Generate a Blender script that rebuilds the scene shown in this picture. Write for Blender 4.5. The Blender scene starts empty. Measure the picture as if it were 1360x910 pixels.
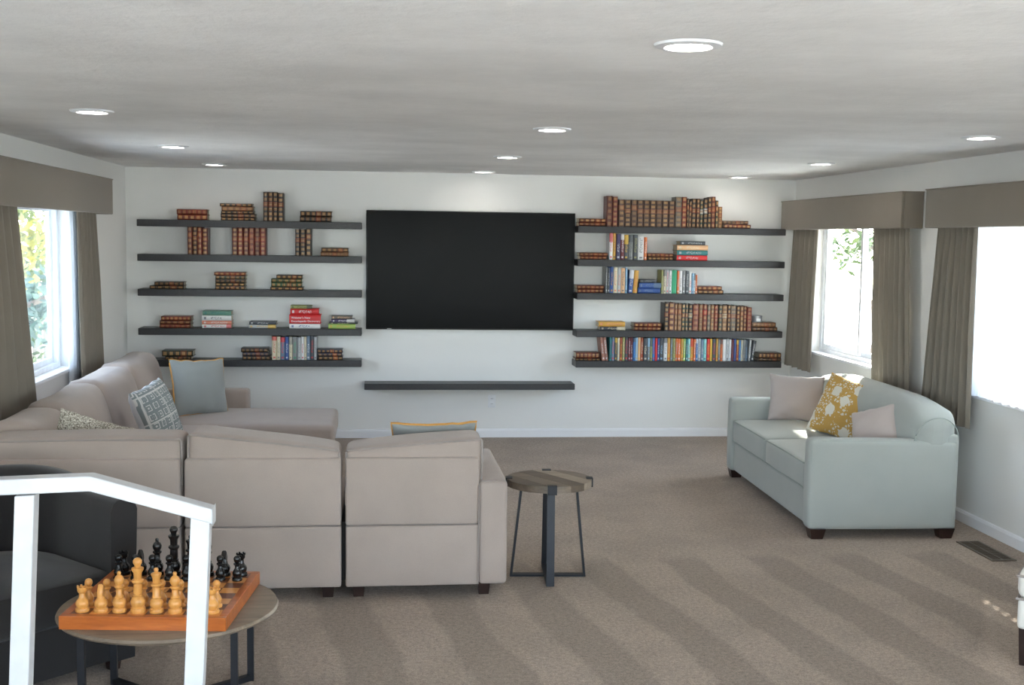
import bpy, bmesh, math, random
from mathutils import Vector, Matrix, noise
random.seed(7)
S = bpy.context.scene
COL = S.collection
PI = math.pi

# ------------------------------------------------------------------ camera
F_PX, YAW, PITCH, ROLL, CAM_D, CAM_H = 1568.19, 0.11240, -0.08850, 0.0143, 10.8005, 1.8481
_f = Vector((math.sin(YAW)*math.cos(PITCH), math.cos(YAW)*math.cos(PITCH), math.sin(PITCH)))
_r = Vector((math.cos(YAW), -math.sin(YAW), 0)); _u = _r.cross(_f)
CR = _r*math.cos(ROLL) + _u*math.sin(ROLL); CU = -_r*math.sin(ROLL) + _u*math.cos(ROLL)
CPOS = Vector((0, -CAM_D, CAM_H))
cam_d = bpy.data.cameras.new('camera'); cam = bpy.data.objects.new('camera', cam_d); COL.objects.link(cam)
cam_d.sensor_width = 36; cam_d.lens = F_PX/1360*36; cam_d.clip_start = 0.05; cam_d.clip_end = 300
cam.matrix_world = Matrix(((CR.x, CU.x, -_f.x, CPOS.x), (CR.y, CU.y, -_f.y, CPOS.y), (CR.z, CU.z, -_f.z, CPOS.z), (0, 0, 0, 1)))
S.camera = cam
def at(px, py, y=0.0):
    """photo pixel -> point on the vertical plane Y = y (used to read sizes off the shelf wall)"""
    v = _f + CR*((px-680)/F_PX) + CU*((455-py)/F_PX)
    return CPOS + v*((y-CPOS.y)/v.y)

# ------------------------------------------------------------------ world, sun, exposure
S.view_settings.view_transform = 'Standard'; S.view_settings.look = 'None'
S.view_settings.gamma = 1; S.view_settings.use_curve_mapping = False
S.view_settings.exposure = 0.56
S.cycles.diffuse_bounces = 8; S.cycles.max_bounces = 14
W = bpy.data.worlds.new('sky'); S.world = W; W.use_nodes = True
wn = W.node_tree.nodes; wl = W.node_tree.links; wn.clear()
wo = wn.new('ShaderNodeOutputWorld'); wb = wn.new('ShaderNodeBackground')
sk = wn.new('ShaderNodeTexSky'); sk.sky_type = 'HOSEK_WILKIE'; sk.turbidity = 4.5; sk.ground_albedo = 0.3
SUN_DIR = Vector((0.48*math.cos(math.radians(30)), 0.877*math.cos(math.radians(30)), math.sin(math.radians(30)))).normalized()
sk.sun_direction = SUN_DIR
hs = wn.new('ShaderNodeHueSaturation'); hs.inputs['Saturation'].default_value = 0.65
wl.new(sk.outputs[0], hs.inputs['Color']); wl.new(hs.outputs[0], wb.inputs['Color']); wl.new(wb.outputs[0], wo.inputs['Surface'])
wb.inputs['Strength'].default_value = 52.0
sun_d = bpy.data.lights.new('sun', 'SUN'); sun = bpy.data.objects.new('sun', sun_d); COL.objects.link(sun)
sun_d.energy = 30.0; sun_d.angle = math.radians(1.2); sun_d.color = (1.0, 0.93, 0.82)
sun.rotation_euler = (-SUN_DIR).to_track_quat('-Z', 'Y').to_euler(); sun.location = (12, 20, 14)
LAMP_STRENGTH = 32.0

# ------------------------------------------------------------------ materials
def lin(c):
    return tuple(((v/12.92) if v <= 0.04045 else ((v+0.055)/1.055)**2.4) for v in c)
def rgb(r, g, b): return lin((r/255, g/255, b/255))
class NT:
    def __init__(s, name):
        s.m = bpy.data.materials.new(name); s.m.use_nodes = True; s.t = s.m.node_tree; s.n = s.t.nodes; s.l = s.t.links
        s.b = s.n['Principled BSDF']; s.out = s.n['Material Output']
    def new(s, t, **kw):
        n = s.n.new(t)
        for k, v in kw.items(): setattr(n, k, v)
        return n
    def link(s, a, b): s.l.new(a, b)
    def math(s, op, a, b=None, c=None):
        n = s.new('ShaderNodeMath', operation=op)
        for i, v in enumerate((a, b, c)):
            if v is None: continue
            if isinstance(v, (int, float)): n.inputs[i].default_value = v
            else: s.link(v, n.inputs[i])
        return n.outputs[0]
    def mix(s, fac, a, b):
        n = s.new('ShaderNodeMix', data_type='RGBA')
        for sock, v in ((n.inputs['Factor'], fac), (n.inputs['A'], a), (n.inputs['B'], b)):
            if isinstance(v, (int, float)): sock.default_value = v
            elif isinstance(v, tuple): sock.default_value = (*v[:3], 1)
            else: s.link(v, sock)
        return n.outputs['Result']
    def coord(s, which='Object'): return s.new('ShaderNodeTexCoord').outputs[which]
    def mapping(s, vec, scale=(1, 1, 1), rot=(0, 0, 0), loc=(0, 0, 0)):
        n = s.new('ShaderNodeMapping'); s.link(vec, n.inputs['Vector'])
        n.inputs['Scale'].default_value = scale; n.inputs['Rotation'].default_value = rot; n.inputs['Location'].default_value = loc
        return n.outputs[0]
    def noise(s, vec, scale, detail=4, rough=0.5, out='Fac'):
        n = s.new('ShaderNodeTexNoise'); s.link(vec, n.inputs['Vector'])
        n.inputs['Scale'].default_value = scale; n.inputs['Detail'].default_value = detail; n.inputs['Roughness'].default_value = rough
        return n.outputs[out]
    def ramp(s, fac, stops):
        n = s.new('ShaderNodeValToRGB'); s.link(fac, n.inputs[0]); e = n.color_ramp.elements
        while len(e) > len(stops): e.remove(e[-1])
        while len(e) < len(stops): e.new(0.5)
        for el, (p, c) in zip(e, stops): el.position = p; el.color = (*c[:3], 1)
        return n.outputs[0]
    def bump(s, h, strength=0.3, dist=0.01):
        n = s.new('ShaderNodeBump'); s.link(h, n.inputs['Height']); n.inputs['Strength'].default_value = strength; n.inputs['Distance'].default_value = dist
        s.link(n.outputs[0], s.b.inputs['Normal'])
    def base(s, c):
        if isinstance(c, tuple): s.b.inputs['Base Color'].default_value = (*c[:3], 1)
        else: s.link(c, s.b.inputs['Base Color'])
    def set(s, **kw):
        for k, v in kw.items(): s.b.inputs[k.replace('_', ' ')].default_value = v
        return s
M = {}
def plain(name, c, rough=0.5, metal=0.0, var=0.06, scale=14, bump=0.0):
    t = NT(name); v = t.coord(); n = t.noise(v, scale)
    lo = tuple(max(0, x*(1-var)) for x in c); hi = tuple(min(1, x*(1+var)) for x in c)
    t.base(t.ramp(n, [(0.3, lo), (0.7, hi)])); t.set(Roughness=rough, Metallic=metal)
    if bump: t.bump(t.noise(v, scale*6), bump, 0.004)
    M[name] = t.m; return t.m
def fabric(name, c, weave=420, var=0.10, bump=0.35, sheen=0.25, transl=0.0):
    t = NT(name); v = t.coord()
    a = t.noise(t.mapping(v, (1, 1, 6)), weave, 2); b = t.noise(t.mapping(v, (6, 6, 1)), weave, 2); big = t.noise(v, 5, 3)
    w = t.math('MULTIPLY', t.math('ADD', a, b), 0.5)
    w2 = t.math('ADD', t.math('MULTIPLY', w, 0.75), t.math('MULTIPLY', big, 0.25))
    lo = tuple(x*(1-var*2) for x in c); hi = tuple(min(1, x*(1+var*2)) for x in c)
    colr = t.ramp(w2, [(0.3, lo), (0.7, hi)])
    t.base(colr); t.set(Roughness=0.9); t.b.inputs['Sheen Weight'].default_value = sheen; t.b.inputs['Sheen Roughness'].default_value = 0.5
    t.b.inputs['Specular IOR Level'].default_value = 0.2
    t.bump(w, bump, 0.002)
    if transl:
        tr = t.new('ShaderNodeBsdfTranslucent'); t.link(colr, tr.inputs['Color'])
        mx = t.new('ShaderNodeMixShader'); mx.inputs[0].default_value = transl
        t.link(t.b.outputs[0], mx.inputs[1]); t.link(tr.outputs[0], mx.inputs[2]); t.link(mx.outputs[0], t.out.inputs['Surface'])
    M[name] = t.m; return t.m
def wood(name, c1, c2, scale=9, rough=0.45, axis='X', dist=3.0):
    t = NT(name); v = t.coord()
    sc = {'X': (0.12, 1, 1), 'Y': (1, 0.12, 1), 'Z': (1, 1, 0.12)}[axis]
    mp = t.mapping(v, sc); n1 = t.noise(mp, scale*4, 6, 0.6); n2 = t.noise(mp, scale*22, 3, 0.6)
    f = t.math('ADD', t.math('MULTIPLY', n1, 0.7), t.math('MULTIPLY', n2, 0.3))
    t.base(t.ramp(f, [(0.3, c1), (0.7, c2)])); t.set(Roughness=rough); t.bump(n2, 0.08, 0.002)
    M[name] = t.m; return t.m

def wall_mat(name, c, bump):
    t = NT(name); v = t.coord(); n = t.noise(v, 90, 4, 0.6); big = t.noise(v, 1.3, 3)
    t.base(t.ramp(big, [(0.3, tuple(x*0.97 for x in c)), (0.7, c)])); t.set(Roughness=0.75); t.bump(n, bump, 0.002)
    M[name] = t.m
wall_mat('wall_paint', rgb(230, 230, 228), 0.12)
wall_mat('white_trim', rgb(236, 237, 240), 0.02); wall_mat('outside_paint', rgb(200, 196, 188), 0.3)
# hand-trowelled ceiling
t = NT('ceiling_plaster'); v = t.coord()
n1 = t.noise(t.mapping(v, (1, 1.0, 1)), 9, 6, 0.62); n2 = t.noise(v, 32, 5, 0.6); n3 = t.noise(t.mapping(v, (0.8, 1.0, 1)), 1.6, 5, 0.65)
t.base(t.ramp(n3, [(0.36, rgb(226, 226, 226)), (0.64, rgb(240, 240, 240))])); t.set(Roughness=0.85)
t.bump(t.math('ADD', t.math('MULTIPLY', n1, 0.7), t.math('MULTIPLY', n2, 0.35)), 0.5, 0.016); M['ceiling_plaster'] = t.m
# carpet: beige pile, combed by the vacuum cleaner into strips
t = NT('carpet'); v = t.coord('Object')
pile = t.noise(v, 150, 3, 0.75); tuft = t.noise(v, 46, 4, 0.7); blot = t.noise(v, 2.2, 4, 0.55); warp = t.noise(v, 1.1, 3)
sx = t.new('ShaderNodeSeparateXYZ'); t.link(v, sx.inputs[0]); X, Yc = sx.outputs[0], sx.outputs[1]
ph = t.math('ADD', t.math('ADD', X, t.math('MULTIPLY', Yc, 0.17)), t.math('MULTIPLY', warp, 0.22))
ph = t.math('ADD', ph, t.math('MULTIPLY', t.noise(v, 16, 4, 0.7), 0.06))
st = t.math('FRACT', t.math('MULTIPLY', ph, 1.0/0.50))
band = t.math('MINIMUM', t.math('MULTIPLY', st, 14.0), t.math('MULTIPLY', t.math('SUBTRACT', 0.55, st), 14.0))
cl = t.new('ShaderNodeClamp'); t.link(band, cl.inputs[0]); band = cl.outputs[0]
# the strips were combed only in front of the furniture
msk = t.new('ShaderNodeMapRange', interpolation_type='SMOOTHSTEP'); t.link(t.math('ADD', Yc, t.math('MULTIPLY', blot, 0.5)), msk.inputs['Value'])
msk.inputs['From Min'].default_value = -3.85; msk.inputs['From Max'].default_value = -4.1
strip = t.math('MULTIPLY', band, msk.outputs[0])
cA, cB = rgb(176, 159, 144), rgb(146, 131, 118)
c0 = t.mix(t.math('MULTIPLY', strip, 0.68), cA, cB)
c0 = t.mix(t.math('MULTIPLY', t.ramp(blot, [(0.42, (0, 0, 0)), (0.62, (1, 1, 1))]), 0.35), c0, cB)
spk = t.ramp(t.math('ADD', t.math('MULTIPLY', pile, 0.6), t.math('MULTIPLY', tuft, 0.4)), [(0.34, (0.40, 0.39, 0.38)), (0.5, (0.96, 0.96, 0.96)), (0.66, (1.5, 1.48, 1.45))])
mm = t.new('ShaderNodeMix', data_type='RGBA', blend_type='MULTIPLY'); mm.inputs['Factor'].default_value = 1.0
t.link(c0, mm.inputs['A']); t.link(spk, mm.inputs['B']); t.base(mm.outputs['Result'])
t.set(Roughness=1.0); t.b.inputs['Specular IOR Level'].default_value = 0.05; t.b.inputs['Sheen Weight'].default_value = 0.2
t.bump(t.math('ADD', pile, tuft), 0.9, 0.008); M['carpet'] = t.m

fabric('taupe_fabric', rgb(164, 151, 143), 380, 0.09)
fabric('teal_fabric', rgb(163, 168, 164), 420, 0.05)
fabric('charcoal_fabric', rgb(40, 38, 38), 300, 0.12)
fabric('cream_fabric', rgb(226, 222, 214), 420, 0.03)
fabric('drape_fabric', rgb(136, 128, 117), 500, 0.07, transl=0.16)
fabric('valance_fabric', rgb(128, 119, 108), 500, 0.06)
fabric('sheer_fabric', rgb(235, 238, 242), 500, 0.02, transl=0.55)
_nt = M['sheer_fabric'].node_tree; _o = _nt.nodes['Material Output']; _src = _o.inputs['Surface'].links[0].from_socket      # open weave lets some of the view through
_tp = _nt.nodes.new('ShaderNodeBsdfTransparent'); _mx = _nt.nodes.new('ShaderNodeMixShader'); _mx.inputs[0].default_value = 0.15
_nt.links.new(_src, _mx.inputs[1]); _nt.links.new(_tp.outputs[0], _mx.inputs[2]); _nt.links.new(_mx.outputs[0], _o.inputs['Surface'])
fabric('grey_pillow_fabric', rgb(142, 146, 145), 420, 0.05)
fabric('lilac_pillow_fabric', rgb(166, 158, 156), 420, 0.04)
fabric('blush_pillow_fabric', rgb(182, 170, 165), 420, 0.04)
fabric('white_pillow_fabric', rgb(205, 205, 208), 420, 0.03)
plain('orange_piping', rgb(200, 145, 70), 0.7); plain('taupe_piping', rgb(150, 141, 136), 0.8); plain('teal_piping', rgb(152, 160, 154), 0.8); plain('white_piping', rgb(215, 210, 200), 0.8)
plain('shelf_black', rgb(40, 39, 42), 0.42, var=0.15, scale=40)
plain('black_metal', rgb(45, 46, 50), 0.45, 0.6); plain('white_metal', rgb(188, 189, 192), 0.35)
plain('tv_bezel', rgb(14, 15, 17), 0.3); plain('dark_wood_leg', rgb(42, 24, 18), 0.4, var=0.2); plain('shade_black', rgb(26, 25, 25), 0.9)
plain('pages', rgb(196, 186, 166), 0.9, var=0.1, scale=60); plain('gilt', rgb(96, 66, 40), 0.4, 0.3, var=0.25, scale=40)
plain('plastic_white', rgb(228, 230, 233), 0.4); plain('slot_dark', rgb(40, 40, 42), 0.6); plain('vent_metal', rgb(112, 101, 88), 0.45, 0.5, var=0.15)
plain('tin', rgb(168, 172, 178), 0.35, 0.3); plain('vinyl_frame', rgb(232, 235, 240), 0.4)
wood('table_wood', rgb(96, 84, 72), rgb(142, 126, 108), 7, 0.4); wood('plank_light', rgb(134, 120, 104), rgb(170, 154, 136), 9); wood('plank_mid', rgb(98, 86, 74), rgb(136, 121, 105), 9); wood('plank_dark', rgb(78, 68, 58), rgb(112, 98, 84), 9)
wood('board_frame', rgb(150, 74, 26), rgb(192, 108, 46), 9, 0.3); wood('square_light', rgb(196, 128, 62), rgb(220, 156, 84), 9, 0.3); wood('square_dark', rgb(86, 42, 20), rgb(120, 62, 32), 9, 0.3)
wood('piece_pale', rgb(190, 126, 58), rgb(216, 158, 86), 9, 0.3, 'Z'); plain('piece_black', rgb(16, 15, 15), 0.25)
plain('bark', rgb(96, 84, 74), 0.9, var=0.35, scale=9, bump=0.6); plain('bounce_ground', rgb(206, 205, 201), 0.95, var=0.12, scale=4); plain('fence_wood', rgb(150, 140, 128), 0.8, var=0.15)
t = NT('screen'); v = t.coord(); t.base(t.ramp(t.noise(v, 2), [(0.3, rgb(11, 12, 13)), (0.7, rgb(16, 16, 18))])); t.set(Roughness=0.22); t.b.inputs['Specular IOR Level'].default_value = 0.05; M['screen'] = t.m
t = NT('lamp_glow'); t.base((1, 1, 1)); t.b.inputs['Emission Color'].default_value = (1.0, 0.94, 0.87, 1); t.b.inputs['Emission Strength'].default_value = LAMP_STRENGTH; M['lamp_glow'] = t.m
t = NT('glass'); tr = t.new('ShaderNodeBsdfTransparent'); tr.inputs[0].default_value = (0.96, 0.98, 0.98, 1); gl = t.new('ShaderNodeBsdfGlossy'); gl.inputs['Roughness'].default_value = 0.02
lw = t.new('ShaderNodeLayerWeight'); fa = t.math('ADD', 0.03, t.math('MULTIPLY', t.math('POWER', lw.outputs['Facing'], 5.0), 0.5)); mx = t.new('ShaderNodeMixShader'); t.link(fa, mx.inputs[0]); t.link(tr.outputs[0], mx.inputs[1]); t.link(gl.outputs[0], mx.inputs[2]); t.link(mx.outputs[0], t.out.inputs['Surface']); M['glass'] = t.m
def leaf_mat(name, a, b):
    t = NT(name); v = t.coord(); c = t.ramp(t.noise(v, 3.5, 3), [(0.3, a), (0.7, b)]); t.base(c); t.set(Roughness=0.6)
    tr = t.new('ShaderNodeBsdfTranslucent'); t.link(c, tr.inputs['Color']); mx = t.new('ShaderNodeMixShader'); mx.inputs[0].default_value = 0.35
    t.link(t.b.outputs[0], mx.inputs[1]); t.link(tr.outputs[0], mx.inputs[2]); t.link(mx.outputs[0], t.out.inputs['Surface']); M[name] = t.m
leaf_mat('leaf_green', rgb(44, 62, 34), rgb(84, 98, 48)); leaf_mat('leaf_yellow', rgb(84, 92, 40), rgb(136, 130, 56)); leaf_mat('leaf_blue', rgb(48, 72, 68), rgb(80, 104, 96))
# greek-key woven cushion front
t = NT('key_pattern'); v = t.coord('Object'); mp = t.mapping(v, (16, 16, 16)); s = t.new('ShaderNodeSeparateXYZ'); t.link(mp, s.inputs[0]); a, b = s.outputs[0], s.outputs[2]
def tri(x): return t.math('ABSOLUTE', t.math('SUBTRACT', t.math('FRACT', x), 0.5))
chk = t.math('GREATER_THAN', t.math('FRACT', t.math('MULTIPLY', t.math('ADD', t.math('FLOOR', a), t.math('FLOOR', b)), 0.5)), 0.25)
cheb = t.math('MAXIMUM', tri(a), tri(b)); rings = t.math('FRACT', t.math('MULTIPLY', cheb, 4.0)); l1 = t.math('LESS_THAN', rings, 0.36)
cut = t.math('LESS_THAN', tri(t.math('ADD', t.math('MULTIPLY', a, 1.0), t.math('MULTIPLY', chk, 0.25))), 0.07)
line = t.math('MULTIPLY', l1, t.math('SUBTRACT', 1.0, cut))
big = t.math('MAXIMUM', t.math('GREATER_THAN', tri(t.math('MULTIPLY', a, 0.34)), 0.475), t.math('GREATER_THAN', tri(t.math('MULTIPLY', b, 0.34)), 0.475))
t.base(t.mix(t.math('MAXIMUM', line, big), rgb(130, 138, 140), rgb(206, 206, 204))); t.set(Roughness=0.9); t.bump(t.noise(v, 300, 2), 0.3, 0.002); M['key_pattern'] = t.m
# mustard floral print
t = NT('floral_print'); v = t.coord('Object')
vo = t.new('ShaderNodeTexVoronoi'); t.link(t.mapping(v, (1, 1, 1)), vo.inputs['Vector']); vo.inputs['Scale'].default_value = 8.5
pet = t.math('ADD', vo.outputs['Distance'], t.math('MULTIPLY', t.noise(v, 34, 2), 0.30)); bl = t.math('LESS_THAN', pet, 0.50)
vo2 = t.new('ShaderNodeTexVoronoi', feature='DISTANCE_TO_EDGE'); t.link(v, vo2.inputs['Vector']); vo2.inputs['Scale'].default_value = 42.0; fl = t.math('GREATER_THAN', vo2.outputs[0], 0.17)
fl = t.math('MULTIPLY', fl, t.math('GREATER_THAN', t.noise(v, 12, 2), 0.46))
t.base(t.mix(t.math('MAXIMUM', bl, fl), rgb(184, 146, 76), rgb(206, 202, 190))); t.set(Roughness=0.9); t.bump(t.noise(v, 300, 2), 0.3, 0.002); M['floral_print'] = t.m
# tweedy boucle
t = NT('boucle'); v = t.coord('Object'); n = t.noise(v, 130, 3, 0.7); t.base(t.ramp(n, [(0.42, rgb(120, 112, 100)), (0.52, rgb(196, 190, 176)), (0.65, rgb(232, 228, 216))])); t.set(Roughness=0.95); t.bump(n, 0.9, 0.01); M['boucle'] = t.m
# book covers: own colour from the object, print in a second colour
def attr(t, nm):
    n = t.new('ShaderNodeAttribute', attribute_type='OBJECT', attribute_name=nm); return n.outputs['Color']
def book_mat(name, gilt):
    t = NT(name); g = t.coord('Generated'); s = t.new('ShaderNodeSeparateXYZ'); t.link(g, s.inputs[0]); x, y, z = s.outputs
    oi = t.new('ShaderNodeObjectInfo'); rnd = oi.outputs['Random']; base = oi.outputs['Color']
    spine = t.math('LESS_THAN', y, 0.10); n = t.noise(t.mapping(t.coord('Object'), (3, 1, 9)), 3.0, 3)
    if gilt:
        k = t.math('ADD', 5.0, t.math('ROUND', t.math('MULTIPLY', rnd, 1.6)))
        fz = t.math('FRACT', t.math('MULTIPLY', z, k)); inz = t.math('LESS_THAN', t.math('ABSOLUTE', t.math('SUBTRACT', fz, 0.5)), 0.27)
        inx = t.math('LESS_THAN', t.math('ABSOLUTE', t.math('SUBTRACT', x, 0.5)), 0.30)
        orn = t.math('MULTIPLY', t.math('ADD', 0.24, t.math('MULTIPLY', t.math('FRACT', t.math('MULTIPLY', rnd, 13.7)), 0.5)), t.math('ADD', 0.5, t.noise(t.mapping(g, (9, 1, 40)), 1.0, 3)))
        cell = t.math('FLOOR', t.math('MULTIPLY', z, k)); lab = t.math('COMPARE', cell, 3.0, 0.4)
        f = t.math('MULTIPLY', t.math('MULTIPLY', inz, inx), t.math('MULTIPLY', spine, orn))
        c = t.mix(t.math('MULTIPLY', t.math('MULTIPLY', lab, spine), 0.45), base, attr(t, 'print'))
        c = t.mix(f, c, rgb(190, 146, 92)); t.set(Roughness=0.38)
    else:
        w = t.noise(t.mapping(g, (5, 1, 34)), 1.0, 2); txt = t.math('GREATER_THAN', w, 0.52)
        a = t.math('MULTIPLY', t.math('GREATER_THAN', z, 0.30), t.math('LESS_THAN', z, t.math('ADD', 0.62, t.math('MULTIPLY', rnd, 0.3))))
        b = t.math('LESS_THAN', t.math('ABSOLUTE', t.math('SUBTRACT', x, 0.5)), 0.24)
        foot = t.math('LESS_THAN', t.math('ABSOLUTE', t.math('SUBTRACT', z, 0.10)), 0.035)
        patch = t.math('MULTIPLY', t.math('GREATER_THAN', z, t.math('ADD', 0.55, t.math('MULTIPLY', rnd, 0.3))), t.math('GREATER_THAN', t.math('FRACT', t.math('MULTIPLY', rnd, 7.3)), 0.72))
        f = t.math('MAXIMUM', t.math('MULTIPLY', t.math('MULTIPLY', a, b), txt), t.math('MULTIPLY', foot, b)); f = t.math('MAXIMUM', f, patch)
        f = t.math('MULTIPLY', t.math('MULTIPLY', f, spine), 0.8); c = t.mix(f, base, attr(t, 'print')); t.set(Roughness=0.45)
    t.base(c); M[name] = t.m
book_mat('leather_cover', True); book_mat('printed_cover', False)

# ------------------------------------------------------------------ mesh helpers
class MB:
    def __init__(s): s.v = []; s.f = []
    def add(s, vs, fs):
        o = len(s.v); s.v += [tuple(p) for p in vs]; s.f += [tuple(i+o for i in f) for f in fs]; return s
    def box(s, x0, x1, y0, y1, z0, z1):
        return s.add([(x0, y0, z0), (x1, y0, z0), (x1, y1, z0), (x0, y1, z0), (x0, y0, z1), (x1, y0, z1), (x1, y1, z1), (x0, y1, z1)],
                     [(0, 3, 2, 1), (4, 5, 6, 7), (0, 1, 5, 4), (1, 2, 6, 5), (2, 3, 7, 6), (3, 0, 4, 7)])
    def rbox(s, x0, x1, y0, y1, z0, z1, r=0.03, n=6, puff=(0, 0, 0), fn=None):
        """rounded box; puff = bulge of the x, y and z faces; fn warps the points"""
        c = Vector(((x0+x1)/2, (y0+y1)/2, (z0+z1)/2)); h = Vector(((x1-x0)/2, (y1-y0)/2, (z1-z0)/2)); r = min(r, *[a*0.999 for a in h])
        def ticks(a):
            k = max(1, n); e = [-a, -a+r*0.12, -a+r*0.45, -a+r]; m = [(-a+r)+(2*(a-r))*i/k for i in range(1, k)]
            return e+m+[a-r, a-r*0.45, a-r*0.12, a] if a-r > 1e-4 else e+[-x for x in e[:-1]][::-1]
        T = [ticks(h.x), ticks(h.y), ticks(h.z)]; idx = {}; vs = []; fs = []
        def vert(p):
            key = (round(p[0], 5), round(p[1], 5), round(p[2], 5))
            if key in idx: return idx[key]
            q = Vector(p); inner = Vector([max(-(h[i]-r), min(h[i]-r, q[i])) for i in range(3)]); d = q-inner
            if d.length > 1e-9: q = inner + d.normalized()*r
            u = [q[i]/h[i] for i in range(3)]
            for i in range(3):
                j, k = (i+1) % 3, (i+2) % 3
                if puff[i]: q[i] += puff[i]*u[i]*max(0, 1-u[j]**2)**0.8*max(0, 1-u[k]**2)**0.8
            q += c
            if fn: q = Vector(fn(q))
            idx[key] = len(vs); vs.append(tuple(q)); return idx[key]
        for ax in range(3):
            j, k = (ax+1) % 3, (ax+2) % 3
            for sg in (-1, 1):
                for a in range(len(T[j])-1):
                    for b in range(len(T[k])-1):
                        q = []
                        for (da, db) in ((0, 0), (1, 0), (1, 1), (0, 1)):
                            p = [0, 0, 0]; p[ax] = sg*h[ax]; p[j] = T[j][a+da]; p[k] = T[k][b+db]; q.append(vert(p))
                        q = list(dict.fromkeys(q))
                        if len(q) > 2: fs.append(tuple(q if sg > 0 else q[::-1]))
        return s.add(vs, fs)
    def lathe(s, prof, n=24, c=(0, 0, 0)):
        vs = []; fs = []
        for (r, z) in prof:
            for i in range(n):
                a = 2*PI*i/n; vs.append((c[0]+r*math.cos(a), c[1]+r*math.sin(a), c[2]+z))
        for j in range(len(prof)-1):
            for i in range(n): fs.append((j*n+i, j*n+(i+1) % n, (j+1)*n+(i+1) % n, (j+1)*n+i))
        fs.append(tuple(range(n))[::-1]); fs.append(tuple((len(prof)-1)*n+i for i in range(n)))
        return s.add(vs, fs)
    def tube(s, pts, r, n=8, closed=False):
        pts = [Vector(p) for p in pts]; m = len(pts); vs = []; fs = []
        for i, p in enumerate(pts):
            a = pts[(i-1) % m] if closed or i else p; b = pts[(i+1) % m] if closed or i < m-1 else p
            d = (b-a).normalized(); ref = Vector((0, 0, 1)) if abs(d.z) < 0.9 else Vector((1, 0, 0)); e1 = d.cross(ref).normalized(); e2 = d.cross(e1)
            for k in range(n):
                t_ = 2*PI*k/n; vs.append(tuple(p+e1*math.cos(t_)*r+e2*math.sin(t_)*r))
        for i in range(m if closed else m-1):
            for k in range(n):
                j = (i+1) % m; fs.append((i*n+k, i*n+(k+1) % n, j*n+(k+1) % n, j*n+k))
        if not closed: fs += [tuple(range(n))[::-1], tuple((m-1)*n+k for k in range(n))]
        return s.add(vs, fs)
    def bar(s, a, b, w, t, up=(0, 0, 1)):
        """straight bar of section w (along side) x t (along up')"""
        a = Vector(a); b = Vector(b); d = (b-a).normalized(); sd = d.cross(Vector(up)).normalized(); u2 = sd.cross(d)
        vs = []
        for p in (a, b):
            for (i, j) in ((-1, -1), (1, -1), (1, 1), (-1, 1)): vs.append(tuple(p+sd*(i*w/2)+u2*(j*t/2)))
        return s.add(vs, [(0, 3, 2, 1), (4, 5, 6, 7), (0, 1, 5, 4), (1, 2, 6, 5), (2, 3, 7, 6), (3, 0, 4, 7)])
    def prism(s, poly, z0, z1):
        n = len(poly); vs = [(x, y, z0) for x, y in poly]+[(x, y, z1) for x, y in poly]
        return s.add(vs, [tuple(range(n))[::-1], tuple(range(n, 2*n))]+[(i, (i+1) % n, n+(i+1) % n, n+i) for i in range(n)])
    def mesh(s, name, mat, smooth=False, bevel=0):
        me = bpy.data.meshes.new(name); me.from_pydata(s.v, [], s.f); me.validate()
        bm = bmesh.new(); bm.from_mesh(me)
        if bevel: bmesh.ops.bevel(bm, geom=bm.edges[:], offset=bevel, segments=2, profile=0.5, affect='EDGES', clamp_overlap=True)
        bmesh.ops.recalc_face_normals(bm, faces=bm.faces); bm.to_mesh(me); bm.free()
        if smooth:
            me.polygons.foreach_set('use_smooth', [True]*len(me.polygons)); 
            try: me.set_sharp_from_angle(angle=math.radians(38))
            except Exception: pass
        me.materials.append(M[mat]); return me
    def build(s, name, mat, parent=None, smooth=False, bevel=0):
        return link(name, s.mesh(name, mat, smooth, bevel), parent)
def link(name, me, parent=None):
    o = bpy.data.objects.new(name, me); COL.objects.link(o)
    if parent is not None: o.parent = parent
    return o
def tag(o, label=None, cat=None, group=None, kind=None):
    if label: o['label'] = label
    if cat: o['category'] = cat
    if group: o['group'] = group
    if kind: o['kind'] = kind
    return o
def thing(name, label, cat, loc=(0, 0, 0), rz=0.0, group=None):
    o = bpy.data.objects.new(name, None); COL.objects.link(o); o.location = loc; o.rotation_euler = (0, 0, rz); o.empty_display_size = 0.05
    return tag(o, label, cat, group)
def struct(name, mb, mat, parent=None, label=None, **kw):
    o = mb.build(name, mat, parent, **kw)
    if parent is None: tag(o, label, None, None, 'structure')
    return o
def bx(*a): return MB().box(*a)
ORD = ['first', 'second', 'third', 'fourth', 'fifth', 'sixth', 'seventh', 'eighth', 'ninth', 'tenth', 'eleventh', 'twelfth', 'thirteenth', 'fourteenth', 'fifteenth', 'sixteenth', 'seventeenth', 'eighteenth', 'nineteenth', 'twentieth'] + ['twenty-'+w for w in ('first', 'second', 'third', 'fourth', 'fifth', 'sixth', 'seventh', 'eighth', 'ninth')] + ['thirtieth'] + ['thirty-'+w for w in ('first', 'second', 'third', 'fourth', 'fifth', 'sixth', 'seventh', 'eighth', 'ninth')] + ['fortieth'] + ['forty-'+w for w in ('first', 'second', 'third', 'fourth', 'fifth', 'sixth', 'seventh', 'eighth', 'ninth')] + ['fiftieth'] + ['fifty-'+w for w in ('first', 'second', 'third', 'fourth', 'fifth')]

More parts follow.
